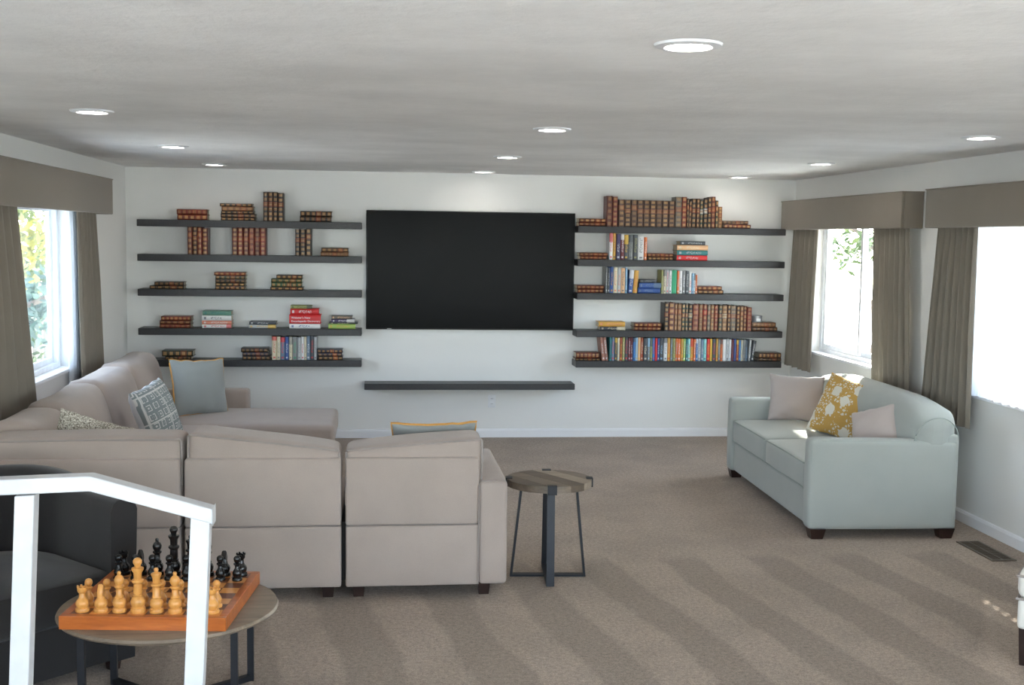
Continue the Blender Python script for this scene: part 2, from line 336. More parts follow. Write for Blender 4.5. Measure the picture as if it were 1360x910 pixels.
# ================================================================== the room
XL, XR, H, YB, YF = -2.2303, 3.8805, 2.4227, 0.0, -14.6      # left/right wall, ceiling, shelf wall, far end behind the camera
STEP_Y, UP = -8.45, 0.33                                     # the landing the photographer stands on
WT = 0.16
struct('floor', bx(XL-WT, XR+WT, STEP_Y-0.3, YB+WT, -0.12, 0.0), 'carpet', label='beige carpet combed into vacuum strips')
struct('floor_landing', bx(XL, XR, YF, STEP_Y, -0.12, UP).box(XL, XR, STEP_Y, STEP_Y+0.3, 0.0, UP/2), 'carpet', label='raised carpeted landing with one step')
struct('ceiling', bx(XL-WT, XR+WT, YF-WT, YB+WT, H, H+0.12), 'ceiling_plaster', label='white hand trowelled plaster ceiling')
struct('wall_back', bx(XL-WT, XR+WT, YB, YB+WT, -0.12, H), 'wall_paint', label='plain white wall behind television and shelves')
def side_wall(name, x0, x1, holes, y0, y1, label):
    mb = MB(); ys = y0
    for (a, b, z0, z1) in sorted(holes):
        mb.box(x0, x1, ys, a, -0.12, H); mb.box(x0, x1, a, b, -0.12, z0); mb.box(x0, x1, a, b, z1, H); ys = b
    mb.box(x0, x1, ys, y1, -0.12, H)
    return struct(name, mb, 'wall_paint', label=label)
WL = (-4.05, -1.92, 0.85, 2.08); WR1 = (-2.36, -0.52, 0.85, 2.08); WR2 = (-5.35, -3.42, 0.85, 2.08); WR3 = (-14.0, -8.9, UP+0.05, 2.25); WL2 = (-13.8, -9.2, 0.6, 2.25)  # last two: unseen openings added to bring daylight to the landing
side_wall('wall_left', XL-WT, XL, [WL, WL2], YF, YB, 'white left wall with curtained window')
side_wall('wall_right', XR, XR+WT, [WR1, WR2, WR3], YF, YB, 'white right wall with two curtained windows')
WF = (-2.0, 3.65, UP, 2.25)  # unseen opening added for daylight from behind the camera
struct('wall_front', bx(XL-WT, WF[0], YF-WT, YF, 0, H).box(WF[1], XR+WT, YF-WT, YF, 0, H).box(WF[0], WF[1], YF-WT, YF, WF[3], H), 'wall_paint', label='white wall behind the camera with added glazed doors')
def baseboard(name, a, b, n):
    a = Vector(a); b = Vector(b); n = Vector(n); mb = MB(); prof = [(0, 0), (0.016, 0), (0.016, 0.062), (0.010, 0.076), (0, 0.08)]
    vs = [tuple(p+n*d+Vector((0, 0, z))) for p in (a, b) for d, z in prof]; k = len(prof)
    mb.add(vs, [tuple(range(k)), tuple(range(k, 2*k))]+[(i, (i+1) % k, k+(i+1) % k, k+i) for i in range(k)])
    return struct(name, mb, 'white_trim', label='white painted baseboard')
baseboard('baseboard_back', (XL, YB, 0), (XR, YB, 0), (0, -1, 0)); baseboard('baseboard_right', (XR, STEP_Y+0.3, 0), (XR, YB, 0), (-1, 0, 0)); baseboard('baseboard_left', (XL, STEP_Y+0.3, 0), (XL, YB, 0), (1, 0, 0))

def window(name, side, hole, label, mull=0.5, portal=True):
    """slider window set towards the outside of the wall; side -1 = left wall, +1 = right wall"""
    y0, y1, z0, z1 = hole; o = bpy.data.objects.new(name, None); COL.objects.link(o); tag(o, label, None, None, 'structure')
    xi = XL if side < 0 else XR                        # inner wall face
    gx = xi+side*0.115                                 # glass plane
    def B(mb, xa, xb, *r): return mb.box(min(xa, xb), max(xa, xb), *r)
    fr = MB(); w = 0.05
    for r in ((y0, y0+w, z0, z1), (y1-w, y1, z0, z1), (y0+w, y1-w, z0, z0+w), (y0+w, y1-w, z1-w, z1)): B(fr, gx-0.035, gx+0.035, *r)
    fr.build('window_frame', 'vinyl_frame', o, bevel=0.004)
    ym = y0+(y1-y0)*mull
    for k, (a, b, dx) in enumerate(((y0+w, ym+0.03, 0.014), (ym-0.03, y1-w, -0.014))):
        sa = MB(); sw = 0.042; x = gx+dx
        for r in ((a, a+sw, z0+w, z1-w), (b-sw, b, z0+w, z1-w), (a+sw, b-sw, z0+w, z0+w+sw), (a+sw, b-sw, z1-w-sw, z1-w)): B(sa, x-0.013, x+0.013, *r)
        s_ = sa.build('sash', 'vinyl_frame', o, bevel=0.003)
        B(MB(), x-0.003, x+0.003, a+sw, b-sw, z0+w+sw, z1-w-sw).build('pane', 'glass', s_)
    si = MB(); B(si, xi-side*0.022, gx-side*0.035, y0+0.001, y1-0.001, z0-0.004, z0+0.018); si.build('window_sill', 'white_trim', o, bevel=0.004)
    if portal:
        ld = bpy.data.lights.new('window_portal', 'AREA'); ld.shape = 'RECTANGLE'; ld.size = z1-z0; ld.size_y = y1-y0; ld.cycles.is_portal = True
        lo = bpy.data.objects.new('window_portal', ld); COL.objects.link(lo); lo.parent = o; lo.location = (xi+side*0.155, (y0+y1)/2, (z0+z1)/2); lo.rotation_euler = (0, side*PI/2, 0)
    return o
window('window_1', -1, WL, 'white framed left window looking onto trees')
window('window_2', 1, WR1, 'white framed slider window behind the pale sofa', 0.54)
window('window_3', 1, WR2, 'bright window at the right edge beside tan drape')
window('window_added_4', 1, WR3, 'added unseen window lighting the landing from the right'); window('window_added_5', -1, WL2, 'added unseen window lighting the landing from the left')  # both windows are out of view, added to supply daylight
d1 = bpy.data.objects.new('door_added_1', None); COL.objects.link(d1); tag(d1, 'added glazed patio doors behind the camera, supplying daylight', None, None, 'structure')  # unseen doors, added as a daylight source for the room
fr = MB(); n = 4; wd = (WF[1]-WF[0])/n
for i in range(n):
    a, b = WF[0]+i*wd, WF[0]+(i+1)*wd
    for r in ((a, a+0.06, UP, WF[3]), (b-0.06, b, UP, WF[3]), (a+0.06, b-0.06, UP, UP+0.1), (a+0.06, b-0.06, WF[3]-0.08, WF[3])): fr.box(r[0], r[1], YF-0.10, YF-0.05, r[2], r[3])
fr.build('door_frame', 'vinyl_frame', d1)
for i in range(n): bx(WF[0]+i*wd+0.06, WF[0]+(i+1)*wd-0.06, YF-0.078, YF-0.072, UP+0.1, WF[3]-0.08).build('pane', 'glass', d1)
ld = bpy.data.lights.new('door_portal', 'AREA'); ld.shape = 'RECTANGLE'; ld.size = WF[1]-WF[0]; ld.size_y = WF[3]-UP; ld.cycles.is_portal = True
lo = bpy.data.objects.new('door_portal', ld); COL.objects.link(lo); lo.parent = d1; lo.location = ((WF[0]+WF[1])/2, YF-0.12, (WF[3]+UP)/2); lo.rotation_euler = (PI/2, 0, 0)

# outside: ground, eaves, trees
struct('ground', bx(-40, 40, -45, 30, -0.5, -0.3), 'bounce_ground', label='ground outside the windows, made pale to bounce daylight inside')  # coloured pale to throw daylight up onto the ceiling
struct('trim_added_1', bx(XR+WT, XR+WT+0.60, YF-0.6, YB+0.6, H+0.02, H+0.14), 'outside_paint', label='added roof eave shading the right windows from high sun')  # unseen overhang, sized to trim the sun patches indoors
struct('trim_2', bx(XL-WT-0.60, XL-WT, YF-0.6, YB+0.6, H+0.02, H+0.14), 'outside_paint', label='roof eave over the left window')
def tree(name, label, loc, h, rad, mat, n=2600, z0=0.9, leaf=0.07, lean=0.0, cat='tree'):
    t_ = thing(name, label, cat, (loc[0], loc[1], -0.3)); rg = random.Random(hash(label) % 9999 if False else int(abs(loc[0]*37+loc[1]*91)))
    tr = MB(); pts = [(lean*h*k/6+0.05*math.sin(k*1.9), 0.05*math.cos(k*2.3), h*0.8*k/6) for k in range(7)]
    for k in range(6): tr.tube([pts[k], pts[k+1]], 0.10*(1-k/7.5)*max(0.6, h/5), 8)
    for k in range(7):
        a = rg.uniform(0, 2*PI); zb = h*(0.25+0.07*k); tr.tube([(lean*zb, 0, zb), (lean*zb+math.cos(a)*rad*0.45, math.sin(a)*rad*0.45, zb+rad*0.35), (lean*zb+math.cos(a)*rad*0.8, math.sin(a)*rad*0.8, zb+rad*0.5)], 0.028, 6)
    tr.build('trunk', 'bark', t_, True)
    fo = MB(); cl = [(rg.gauss(lean*h*0.6, rad*0.42), rg.gauss(0, rad*0.42), rg.uniform(z0, h)) for _ in range(26)]
    for _ in range(n):
        c = cl[rg.randrange(len(cl))]; p = Vector((c[0]+rg.gauss(0, rad*0.17), c[1]+rg.gauss(0, rad*0.17), c[2]+rg.gauss(0, rad*0.15)))
        a = Vector((rg.uniform(-1, 1), rg.uniform(-1, 1), rg.uniform(-1, 1))).normalized(); b = a.orthogonal().normalized(); s_ = leaf*rg.uniform(0.6, 1.3)
        fo.add([p-a*s_, p+b*s_*0.42, p+a*s_, p-b*s_*0.42], [(0, 1, 2, 3)])
    tag(fo.build('foliage', mat, t_), kind='stuff'); return t_
tree('garden_tree', 'yellow green leafy tree seen through top of left window', (-4.5, 2.9), 4.6, 1.1, 'leaf_yellow', 6000, 1.2)
tree('garden_shrub', 'blue green shrub seen low through the left window', (-3.75, 0.9), 1.9, 0.75, 'leaf_blue', 3600, 0.35, 0.06, cat='shrub')
tree('garden_tree', 'tall green tree behind the yellow tree outside left window', (-5.6, 6.6), 6.0, 1.9, 'leaf_green', 8000, 0.5, 0.11)
tree('garden_tree', 'sunlit green tree with leaning trunk outside right slider window', (7.1, 5.6), 5.0, 1.0, 'leaf_green', 1700, 1.9, 0.08, 0.05)
tree('garden_tree', 'thin pale tree outside the window at right edge', (7.7, 2.4), 4.4, 0.9, 'leaf_yellow', 1300, 1.2, 0.08, -0.05)
ps = thing('garden_fence', 'pale board fence outside the left window', 'fence', (-7.0, 9.2, -0.3))
for k in range(16): bx(k*0.17, k*0.17+0.155, -0.02, 0.02, 0.05, 1.75).build('board', 'fence_wood', ps)
for z in (0.3, 1.4): bx(0, 2.71, 0.02, 0.06, z, z+0.08).build('rail', 'fence_wood', ps)

# recessed ceiling lights
LX = [(-1.365, (-4.91, -2.68, -0.70), 'left'), (0.90, (-7.34, -4.57, -2.37, -0.42), 'middle'), (3.205, (-4.71, -2.39, -0.42), 'right')]
ring = MB().lathe([(0.066, 0.004), (0.066, -0.004), (0.072, -0.011), (0.098, -0.007), (0.102, 0.0), (0.102, 0.004)], 32).mesh('trim_ring', 'plastic_white', True)
disc = MB().lathe([(0.0665, 0.006), (0.0665, -0.004), (0.03, -0.0062), (0.004, -0.0065)], 32).mesh('diffuser', 'lamp_glow', True)
for x, ys, row in LX:
    for k, y in enumerate(ys):
        pos = {3: ['nearest', 'middle', 'farthest'], 4: ['nearest', 'second nearest', 'third nearest', 'farthest']}[len(ys)][k]
        o = thing('recessed_light', f'round recessed ceiling light, {pos} one in the {row} row', 'ceiling light', (x, y, H), 0, 'recessed ceiling lights')
        link('trim_ring', ring, o); link('diffuser', disc, o)
for k, (x, y) in enumerate(((-1.365, -7.4), (3.205, -7.3), (-1.365, -10.2), (0.9, -10.2), (3.205, -10.2), (-1.365, -12.8), (0.9, -12.8), (3.205, -12.8))):  # extra lights out of frame, added to brighten the near end
    o = thing('recessed_light', 'added recessed ceiling light out of frame, '+['left of the handrail', 'right end of the step', 'left above landing', 'above the landing', 'right above landing', 'left by patio doors', 'by patio doors', 'right by patio doors'][k], 'ceiling light', (x, y, H), 0, 'recessed ceiling lights')
    link('trim_ring', ring, o); link('diffuser', disc, o)

# ================================================================== valances and drapes
def valance(label, side, y0, y1, z0, z1, dep=0.17):
    xi = XL if side < 0 else XR; c = thing('cornice_valance', label, 'valance', (xi, (y0+y1)/2, z0), 0, 'upholstered window valances'); L = (y1-y0)/2; h = z1-z0; t_ = 0.022
    def R(a, b, *r): return MB().rbox(min(a, b), max(a, b), *r, 0.008, 2)
    s = -side
    R(s*dep, s*(dep-t_), -L, L, 0, h).build('front_panel', 'valance_fabric', c, True)
    for e in (-1, 1): R(s*0.002, s*(dep-t_), e*L-(t_ if e > 0 else 0), e*L+(t_ if e < 0 else 0), 0, h).build('return_panel', 'valance_fabric', c, True)
    R(s*0.002, s*(dep-t_), -L+t_, L-t_, h-t_, h).build('top_board', 'valance_fabric', c, True)
    mb = MB().tube([(s*0.004, -L-0.001, h), (s*dep, -L-0.001, h), (s*dep, L+0.001, h), (s*0.004, L+0.001, h)], 0.005, 6); mb.build('piping', 'valance_fabric', c, True)
valance('taupe fabric valance above the left window', -1, -4.55, -1.28, 1.985, 2.253)
valance('taupe fabric valance over slider window behind the sofa', 1, -2.66, -0.10, 1.955, 2.216)
valance('taupe fabric valance at the right edge, nearest the camera', 1, -5.75, -3.03, 1.955, 2.216)

def drape(name, label, mat, side, off, top, bot, z1, z0, folds, amp, thick=0.005, cat='curtain', power=1.0, grp='tan pleated drapes'):
    """hanging pleated cloth; top / bot = (y0, y1) at the header and the hem"""
    xi = XL if side < 0 else XR; cy = (bot[0]+bot[1])/2; o = thing(name, label, cat, (xi-side*off, cy, z0), 0, grp)
    rg = random.Random(int(abs(cy)*1000)+folds); nu, nv = folds*10, 26; ph = [rg.uniform(-0.5, 0.5) for _ in range(folds+2)]; am = [rg.uniform(0.65, 1.2) for _ in range(folds+2)]
    def P(i, j, sgn):
        u = i/nu; t_ = j/nv; k = t_**power; a = top[0]*(1-k)+bot[0]*k; b = top[1]*(1-k)+bot[1]*k
        q = u*folds; fi = int(min(q, folds-1)); fr = q-fi; A = am[fi]*(1-fr)+am[fi+1]*fr; pp = ph[fi]*(1-fr)+ph[fi+1]*fr
        ww = amp*A*(0.45+0.55*min(1, t_*2.2)); x = -side*ww*math.sin(2*PI*q+pp*t_*1.2)
        y = a+(b-a)*u+0.25*(b-a)/folds*math.sin(4*PI*q)*0.25*t_
        return (x+sgn*thick/2, y-cy, (z1-z0)*(1-t_)+0.004*math.sin(q*5)*t_)
    vs = [P(i, j, sg) for sg in (-1, 1) for j in range(nv+1) for i in range(nu+1)]; N = (nu+1)*(nv+1); fs = []
    for j in range(nv):
        for i in range(nu):
            a = j*(nu+1)+i; fs.append((a, a+1, a+nu+2, a+nu+1)); fs.append((N+a, N+a+nu+1, N+a+nu+2, N+a+1))
    edge = [j*(nu+1) for j in range(nv+1)]
    for j in range(nv):
        for e in (0, nu): a = j*(nu+1)+e; b = a+nu+1; fs.append((a, b, N+b, N+a))
    for i in range(nu):
        for e in (0, nv*(nu+1)): a = e+i; fs.append((a, a+1, N+a+1, N+a))
    MB().add(vs, fs).build('cloth', mat, o, True)
    hd = MB()
    for k in range(folds): y = top[0]+(top[1]-top[0])*(k+0.5)/folds-cy; hd.rbox(-0.014-side*0.012, 0.014-side*0.012, y-0.012, y+0.012, (z1-z0)-0.10, (z1-z0), 0.006, 2)
    hd.build('pleat_header', mat, o, True)
    rd = MB().tube([(0.0, top[0]-cy-0.03, z1-z0+0.012), (0.0, top[1]-cy+0.03, z1-z0+0.012)], 0.009, 8); rd.build('curtain_rod', 'white_metal', o, True)
    return o
drape('drape', 'tan pleated drape at the left edge of the photo', 'drape_fabric', -1, 0.085, (-4.45, -3.50), (-4.50, -3.08), 2.16, 0.66, 8, 0.028)
drape('drape', 'narrow tan drape at far end of the left window', 'drape_fabric', -1, 0.085, (-2.06, -1.50), (-1.98, -1.30), 2.16, 0.64, 6, 0.026)
drape('sheer_curtain', 'white sheer curtain beside narrow drape at left window', 'sheer_fabric', -1, 0.026, (-2.14, -1.60), (-2.12, -1.58), 2.12, 0.72, 7, 0.014, 0.002, grp='white sheer curtains')
drape('drape', 'tan drape in the corner next to the wall shelves', 'drape_fabric', 1, 0.09, (-0.85, -0.24), (-0.80, -0.14), 2.12, 0.70, 5, 0.026)
drape('drape', 'tan drape hanging behind the pale sofa, between the windows', 'drape_fabric', 1, 0.085, (-2.60, -1.98), (-2.74, -2.10), 2.12, 0.62, 7, 0.028)
drape('drape', 'tan drape with bright edge beside the rightmost window', 'drape_fabric', 1, 0.085, (-3.60, -3.08), (-3.64, -2.93), 2.12, 0.66, 7, 0.028)
drape('sheer_curtain', 'white sheer curtain at rightmost window behind tan drape', 'sheer_fabric', 1, 0.026, (-4.62, -3.46), (-4.62, -3.46), 2.12, 0.866, 12, 0.014, 0.002, grp='white sheer curtains')

drape('drape', 'added tan drape outside the frame, blocking sun through the rightmost window', 'drape_fabric', 1, 0.085, (-5.65, -4.40), (-5.70, -4.36), 2.12, 0.66, 11, 0.028)  # unseen panel added to keep a sun patch off the carpet

# ================================================================== television, floating shelves, outlet
TVX, TVZ = -0.1205, 2.0788
tv = thing('television', 'large black flat screen television hung on the white wall', 'television', (TVX+0.95, -0.001, TVZ-1.075))
MB().rbox(-0.95, 0.95, -0.06, -0.035, 0, 1.075, 0.006, 2).build('bezel', 'tv_bezel', tv, True)
bx(-0.941, 0.941, -0.0615, -0.0595, 0.014, 1.066).build('screen', 'screen', tv)
MB().rbox(-0.7, 0.7, -0.0355, -0.012, 0.12, 0.75, 0.01, 2).build('rear_housing', 'tv_bezel', tv, True); bx(-0.3, 0.3, -0.0125, 0, 0.3, 0.6).build('wall_mount', 'black_metal', tv)
bx(-0.76, -0.72, -0.064, -0.0612, 0.004, 0.009).build('status_light', 'plastic_white', tv)
SZ = [1.903, 1.602, 1.298, 0.956, 0.677]; ST = 0.06; SD = 0.225
SN = ['top', 'second', 'third', 'fourth', 'lowest']
for side, (a, b) in (('left', (-2.091, -0.159)), ('right', (1.7835, 3.717))):
    for k, z in enumerate(SZ):
        o = thing('floating_shelf', f'black floating wall shelf, {SN[k]} of five {side} of the television', 'shelf', ((a+b)/2, 0, z), 0, 'black floating shelves')
        L = (b-a)/2; bx(-L, L, -SD, -0.001, 0, ST).build('board', 'shelf_black', o, bevel=0.003)
        for e in (-1, 1): bx(e*L-0.0015, e*L+0.0015, -SD+0.003, -0.004, 0.003, ST-0.003).build('end_cap', 'shelf_black', o)
o = thing('floating_shelf', 'black floating shelf alone below the television', 'shelf', (0.823, 0, 0.471), 0, 'black floating shelves')
bx(-0.953, 0.953, -SD, -0.001, 0, 0.055).build('board', 'shelf_black', o, bevel=0.003)
for e in (-1, 1): bx(e*0.953-0.0015, e*0.953+0.0015, -SD+0.003, -0.004, 0.003, 0.052).build('end_cap', 'shelf_black', o)
o = thing('wall_outlet', 'white wall outlet under the lone shelf', 'outlet', (1.038, -0.0005, 0.337))
MB().rbox(-0.036, 0.036, -0.007, 0, -0.06, 0.06, 0.004, 2).build('cover_plate', 'plastic_white', o, True)
for dz in (-0.024, 0.024):
    s_ = MB().rbox(-0.017, 0.017, -0.010, -0.006, dz-0.015, dz+0.015, 0.003, 2).build('socket', 'plastic_white', o, True)
    bx(-0.008, -0.005, -0.0106, -0.0098, dz-0.004, dz+0.007).box(0.005, 0.008, -0.0106, -0.0098, dz-0.004, dz+0.007).build('slots', 'slot_dark', s_)
# floor register
o = thing('floor_vent', 'brown metal floor vent in the carpet by the right wall', 'vent', (3.645, -4.17, 0.0))
fr = MB().box(-0.075, 0.075, -0.22, -0.205, 0.001, 0.008).box(-0.075, 0.075, 0.205, 0.22, 0.001, 0.008).box(-0.075, -0.06, -0.205, 0.205, 0.001, 0.008).box(0.06, 0.075, -0.205, 0.205, 0.001, 0.008)
fr.build('frame', 'vent_metal', o); bx(-0.06, 0.06, -0.205, 0.205, 0.0005, 0.0018).build('duct_shade', 'shade_black', o)  # thin dark sheet in place of the shade inside the vent
sl = bx(-0.06, 0.06, -0.0032, 0.0032, 0.002, 0.0065).mesh('slat', 'vent_metal')
for k in range(17): q = link('slat', sl, o); q.location = (0, -0.192+k*0.024, 0)
bx(-0.004, 0.004, -0.205, 0.205, 0.002, 0.0072).build('center_bar', 'vent_metal', o)

# ================================================================== sectional sofa
def root_at(name, label, cat, loc, group=None): return thing(name, label, cat, loc, 0, group)
def put(o, root): o.location = -Vector(root.location); return o
def leg_mesh(mb, x, y, z0, z1, a=0.034, b=0.026):
    return mb.add([(x-b, y-b, z0), (x+b, y-b, z0), (x+b, y+b, z0), (x-b, y+b, z0), (x-a, y-a, z1), (x+a, y-a, z1), (x+a, y+a, z1), (x-a, y+a, z1)],
                  [(0, 3, 2, 1), (4, 5, 6, 7), (0, 1, 5, 4), (1, 2, 6, 5), (2, 3, 7, 6), (3, 0, 4, 7)])
def wob(seed, amp, sc=3.0):
    def f(p):
        n = noise.noise_vector(Vector((p.x*sc+seed, p.y*sc, p.z*sc))); return (p.x+n.x*amp, p.y+n.y*amp, p.z+n.z*amp*0.7)
    return f
sec = root_at('sectional_sofa', 'large taupe fabric sectional sofa with chaise, backs towards the camera', 'sofa', (-0.9, -3.1, 0))
T = 'taupe_fabric'
def part(name, mb, mat=T, root=sec, smooth=True): return put(mb.build(name, mat, root, smooth), root)
MODS = [('a', -0.165, 0.652), ('b', -0.957, -0.187), ('c', -2.075, -0.977)]
def near_cushion(x0, x1, zl, zr, seed):
    w = wob(seed, 0.008)
    def fn(p):
        u = (p.x-x0)/(x1-x0); k = max(0, min(1, (p.z-0.5)/0.36)); z = p.z+k*((zl*(1-u)+zr*u)-0.86); q = w(Vector((p.x, p.y, z))); return q
    return MB().rbox(x0, x1, -4.862, -4.56, 0.44, 0.86, 0.045, 8, (0.0, 0.012, 0.012), fn), fn
for k, (nm, x0, x1) in enumerate(MODS):
    xb1 = x1-0.142 if nm == 'a' else x1
    part('back_panel', MB().rbox(x0, xb1 if nm == 'a' else x1, -4.9, -4.70, 0.388, 0.733, 0.014, 5, (0, 0.006, 0), wob(k, 0.003)))
    part('lower_back_panel', MB().rbox(x0, xb1 if nm == 'a' else x1, -4.902, -4.70, 0.072, 0.386, 0.012, 5, (0, 0.006, 0), wob(k+9, 0.003)))
    xs0 = x0 if nm != 'c' else -1.92
    part('seat_base', MB().rbox(xs0, xb1, -4.70, -3.97, 0.08, 0.30, 0.02, 4))
    sc_ = part('seat_cushion', MB().rbox(xs0+0.005, xb1-0.005, -4.62, -3.945, 0.30, 0.465, 0.045, 7, (0, 0, 0.02)))
cz = {'a': (-0.168, 0.53, 0.772, 0.83), 'b': (-0.950, -0.192, 0.862, 0.772), 'c': (-1.93, -0.972, 0.828, 0.838)}
for k, (nm, (x0, x1, zl, zr)) in enumerate(cz.items()):
    mb, fn = near_cushion(x0, x1, zl, zr, 3.1*k); c_ = part('back_cushion', mb)
    ring_ = [Vector(fn(Vector((x0+0.012+(x1-x0-0.024)*i/14, -4.850, 0.850)))) for i in range(15)]
    left_ = [Vector(fn(Vector((x0+0.006, -4.850, 0.60+0.24*i/6)))) for i in range(7)]; right_ = [Vector(fn(Vector((x1-0.006, -4.850, 0.84-0.24*i/6)))) for i in range(7)]
    pp = MB().tube([tuple(p) for p in left_+ring_+right_], 0.006, 6).build('piping', 'taupe_piping', c_, True)
part('arm', MB().rbox(0.512, 0.655, -4.905, -3.95, 0.075, 0.612, 0.02, 6, (0.006, 0, 0), wob(4, 0.003)))
part('arm_seam', MB().tube([(0.508, -4.908, 0.08), (0.508, -4.909, 0.595), (0.522, -4.909, 0.614), (0.60, -4.909, 0.616)], 0.0035, 6), 'taupe_piping')
part('gap_shade', bx(-0.186, -0.166, -4.86, -4.0, 0.1, 0.40), 'shade_black', smooth=False)  # dark strip standing in for the shade between two modules
# left run along the window
for k, (y0, y1) in enumerate(((-3.965, -3.06), (-3.05, -2.12), (-2.11, -1.21))):
    part('back_frame', MB().rbox(-2.10, -1.93, y0, y1, 0.075, 0.735, 0.025, 5, (0, 0, 0), wob(k+20, 0.004)))
    xe = -1.15 if k < 2 else -0.36
    part('seat_base', MB().rbox(-1.93, xe, y0, y1, 0.08, 0.30, 0.02, 5))
    if k < 2: part('seat_cushion', MB().rbox(-1.90, -1.12, y0+0.004, y1-0.004, 0.30, 0.465, 0.045, 7, (0, 0, 0.02)))
part('chaise_cushion', MB().rbox(-1.90, -0.325, -2.105, -1.205, 0.295, 0.455, 0.04, 9, (0.004, 0, 0.014), wob(31, 0.005)))
part('back_frame', MB().rbox(-2.10, -1.93, -4.70, -3.975, 0.075, 0.735, 0.025, 5))
def left_cushion(y0, y1, z1, seed, thick=0.24):
    w = wob(seed, 0.014, 2.6)
    def fn(p):
        t_ = max(0, (p.z-0.46)/0.42); v_ = abs((p.y-(y0+y1)/2)/((y1-y0)/2)); z = p.z+t_*(0.03*v_**3); return w(Vector((p.x-0.10*t_, p.y, z)))
    return MB().rbox(-1.90, -1.90+thick, y0, y1, 0.45, z1, 0.07, 8, (0.05, 0, 0.015), fn), fn
for k, (y0, y1, z1) in enumerate(((-4.56, -3.99, 0.85), (-3.97, -3.06, 0.865), (-3.05, -2.13, 0.875), (-2.11, -1.23, 0.885))):
    mb, fn = left_cushion(y0, y1, z1, 5.7*k+1); part('back_cushion', mb)
part('arm', MB().rbox(-2.10, -1.04, -1.20, -1.05, 0.075, 0.60, 0.03, 6, (0, 0, 0.004), wob(44, 0.004)))
for x, y in ((-0.10, -4.80), (0.545, -4.80), (-0.255, -4.80), (-0.88, -4.80), (-1.06, -4.80), (-1.95, -4.80), (-0.10, -4.05), (0.545, -4.05), (-0.255, -4.05), (-0.43, -2.02), (-0.43, -1.28), (-1.1, -1.13), (-2.0, -1.13), (-2.0, -3.05), (-1.25, -3.05)):
    part('leg', leg_mesh(MB(), x, y, 0.0, 0.085), 'dark_wood_leg', smooth=False)

# ================================================================== pale green-grey sofa
teal = thing('sofa', 'pale grey green two cushion sofa with three pillows, along the right windows', 'sofa', (3.175, -2.855, 0), math.radians(-2.0))
def tp(name, mb, mat='teal_fabric', parent=None, smooth=True): return mb.build(name, mat, parent or teal, smooth)
tp('seat_base', MB().rbox(-0.455, 0.40, -0.90, 0.90, 0.065, 0.285, 0.015, 5, (0.004, 0, 0)))
for (a, b) in ((-0.868, -0.003), (0.003, 0.868)):
    c_ = tp('seat_cushion', MB().rbox(-0.475, 0.20, a, b, 0.288, 0.465, 0.028, 8, (0.012, 0, 0.026), wob(a, 0.003)))
    e = MB().tube([(-0.474, a+0.02+(b-a-0.04)*i/10, 0.457+0.004*math.sin(PI*i/10)) for i in range(11)], 0.005, 6); e.build('piping', 'teal_piping', c_, True)
    e = MB().tube([(-0.478, a+0.02+(b-a-0.04)*i/10, 0.303) for i in range(11)], 0.004, 6); e.build('piping', 'teal_piping', c_, True)
for s_ in (-1, 1):
    def afn(p): 
        u = (p.x+0.48)/0.95; return (p.x, p.y, p.z-(0.010*u if p.z > 0.5 else 0))
    a_ = tp('arm', MB().rbox(-0.485, 0.46, s_*0.935-0.065, s_*0.935+0.065, 0.06, 0.632, 0.035, 7, (0.006, 0.004, 0.003), afn))
    y = s_*1.0; x = -0.47
    MB().tube([(x, s_*0.985, 0.075), (x-0.004, s_*0.988, 0.56), (x+0.02, s_*0.985, 0.612), (x+0.06, s_*0.987, 0.62), (0.45, s_*0.987, 0.611)], 0.0045, 6).build('piping', 'teal_piping', a_, True)
def bfn(p):
    v_ = abs(p.y)/1.0; t_ = max(0, (p.z-0.60)/0.27); drop = 0.012+0.055*max(0, (v_-0.45)/0.55)**1.7
    return (p.x+0.045*max(0, p.z-0.3), p.y, p.z-drop*min(1, t_)-0.03*max(0, v_-0.9)/0.1*min(1, t_))
tp('backrest', MB().rbox(0.165, 0.445, -0.998, 0.998, 0.34, 0.87, 0.105, 12, (0.018, 0, 0.006), bfn))
tp('back_panel', MB().rbox(0.38, 0.47, -0.99, 0.99, 0.06, 0.66, 0.02, 5))
MB().tube([bfn(Vector((0.165+0.14*(1-math.cos(a)), -0.985-0.006*math.sin(a), 0.63+0.225*math.sin(a)))) for a in [PI*i/14 for i in range(15)]], 0.004, 6).build('piping', 'teal_piping', teal, True)
for x in (-0.42, 0.41):
    for y in (-0.95, 0.95): tp('leg', leg_mesh(MB(), x, y, 0.0, 0.066, 0.05, 0.036), 'dark_wood_leg', smooth=False)

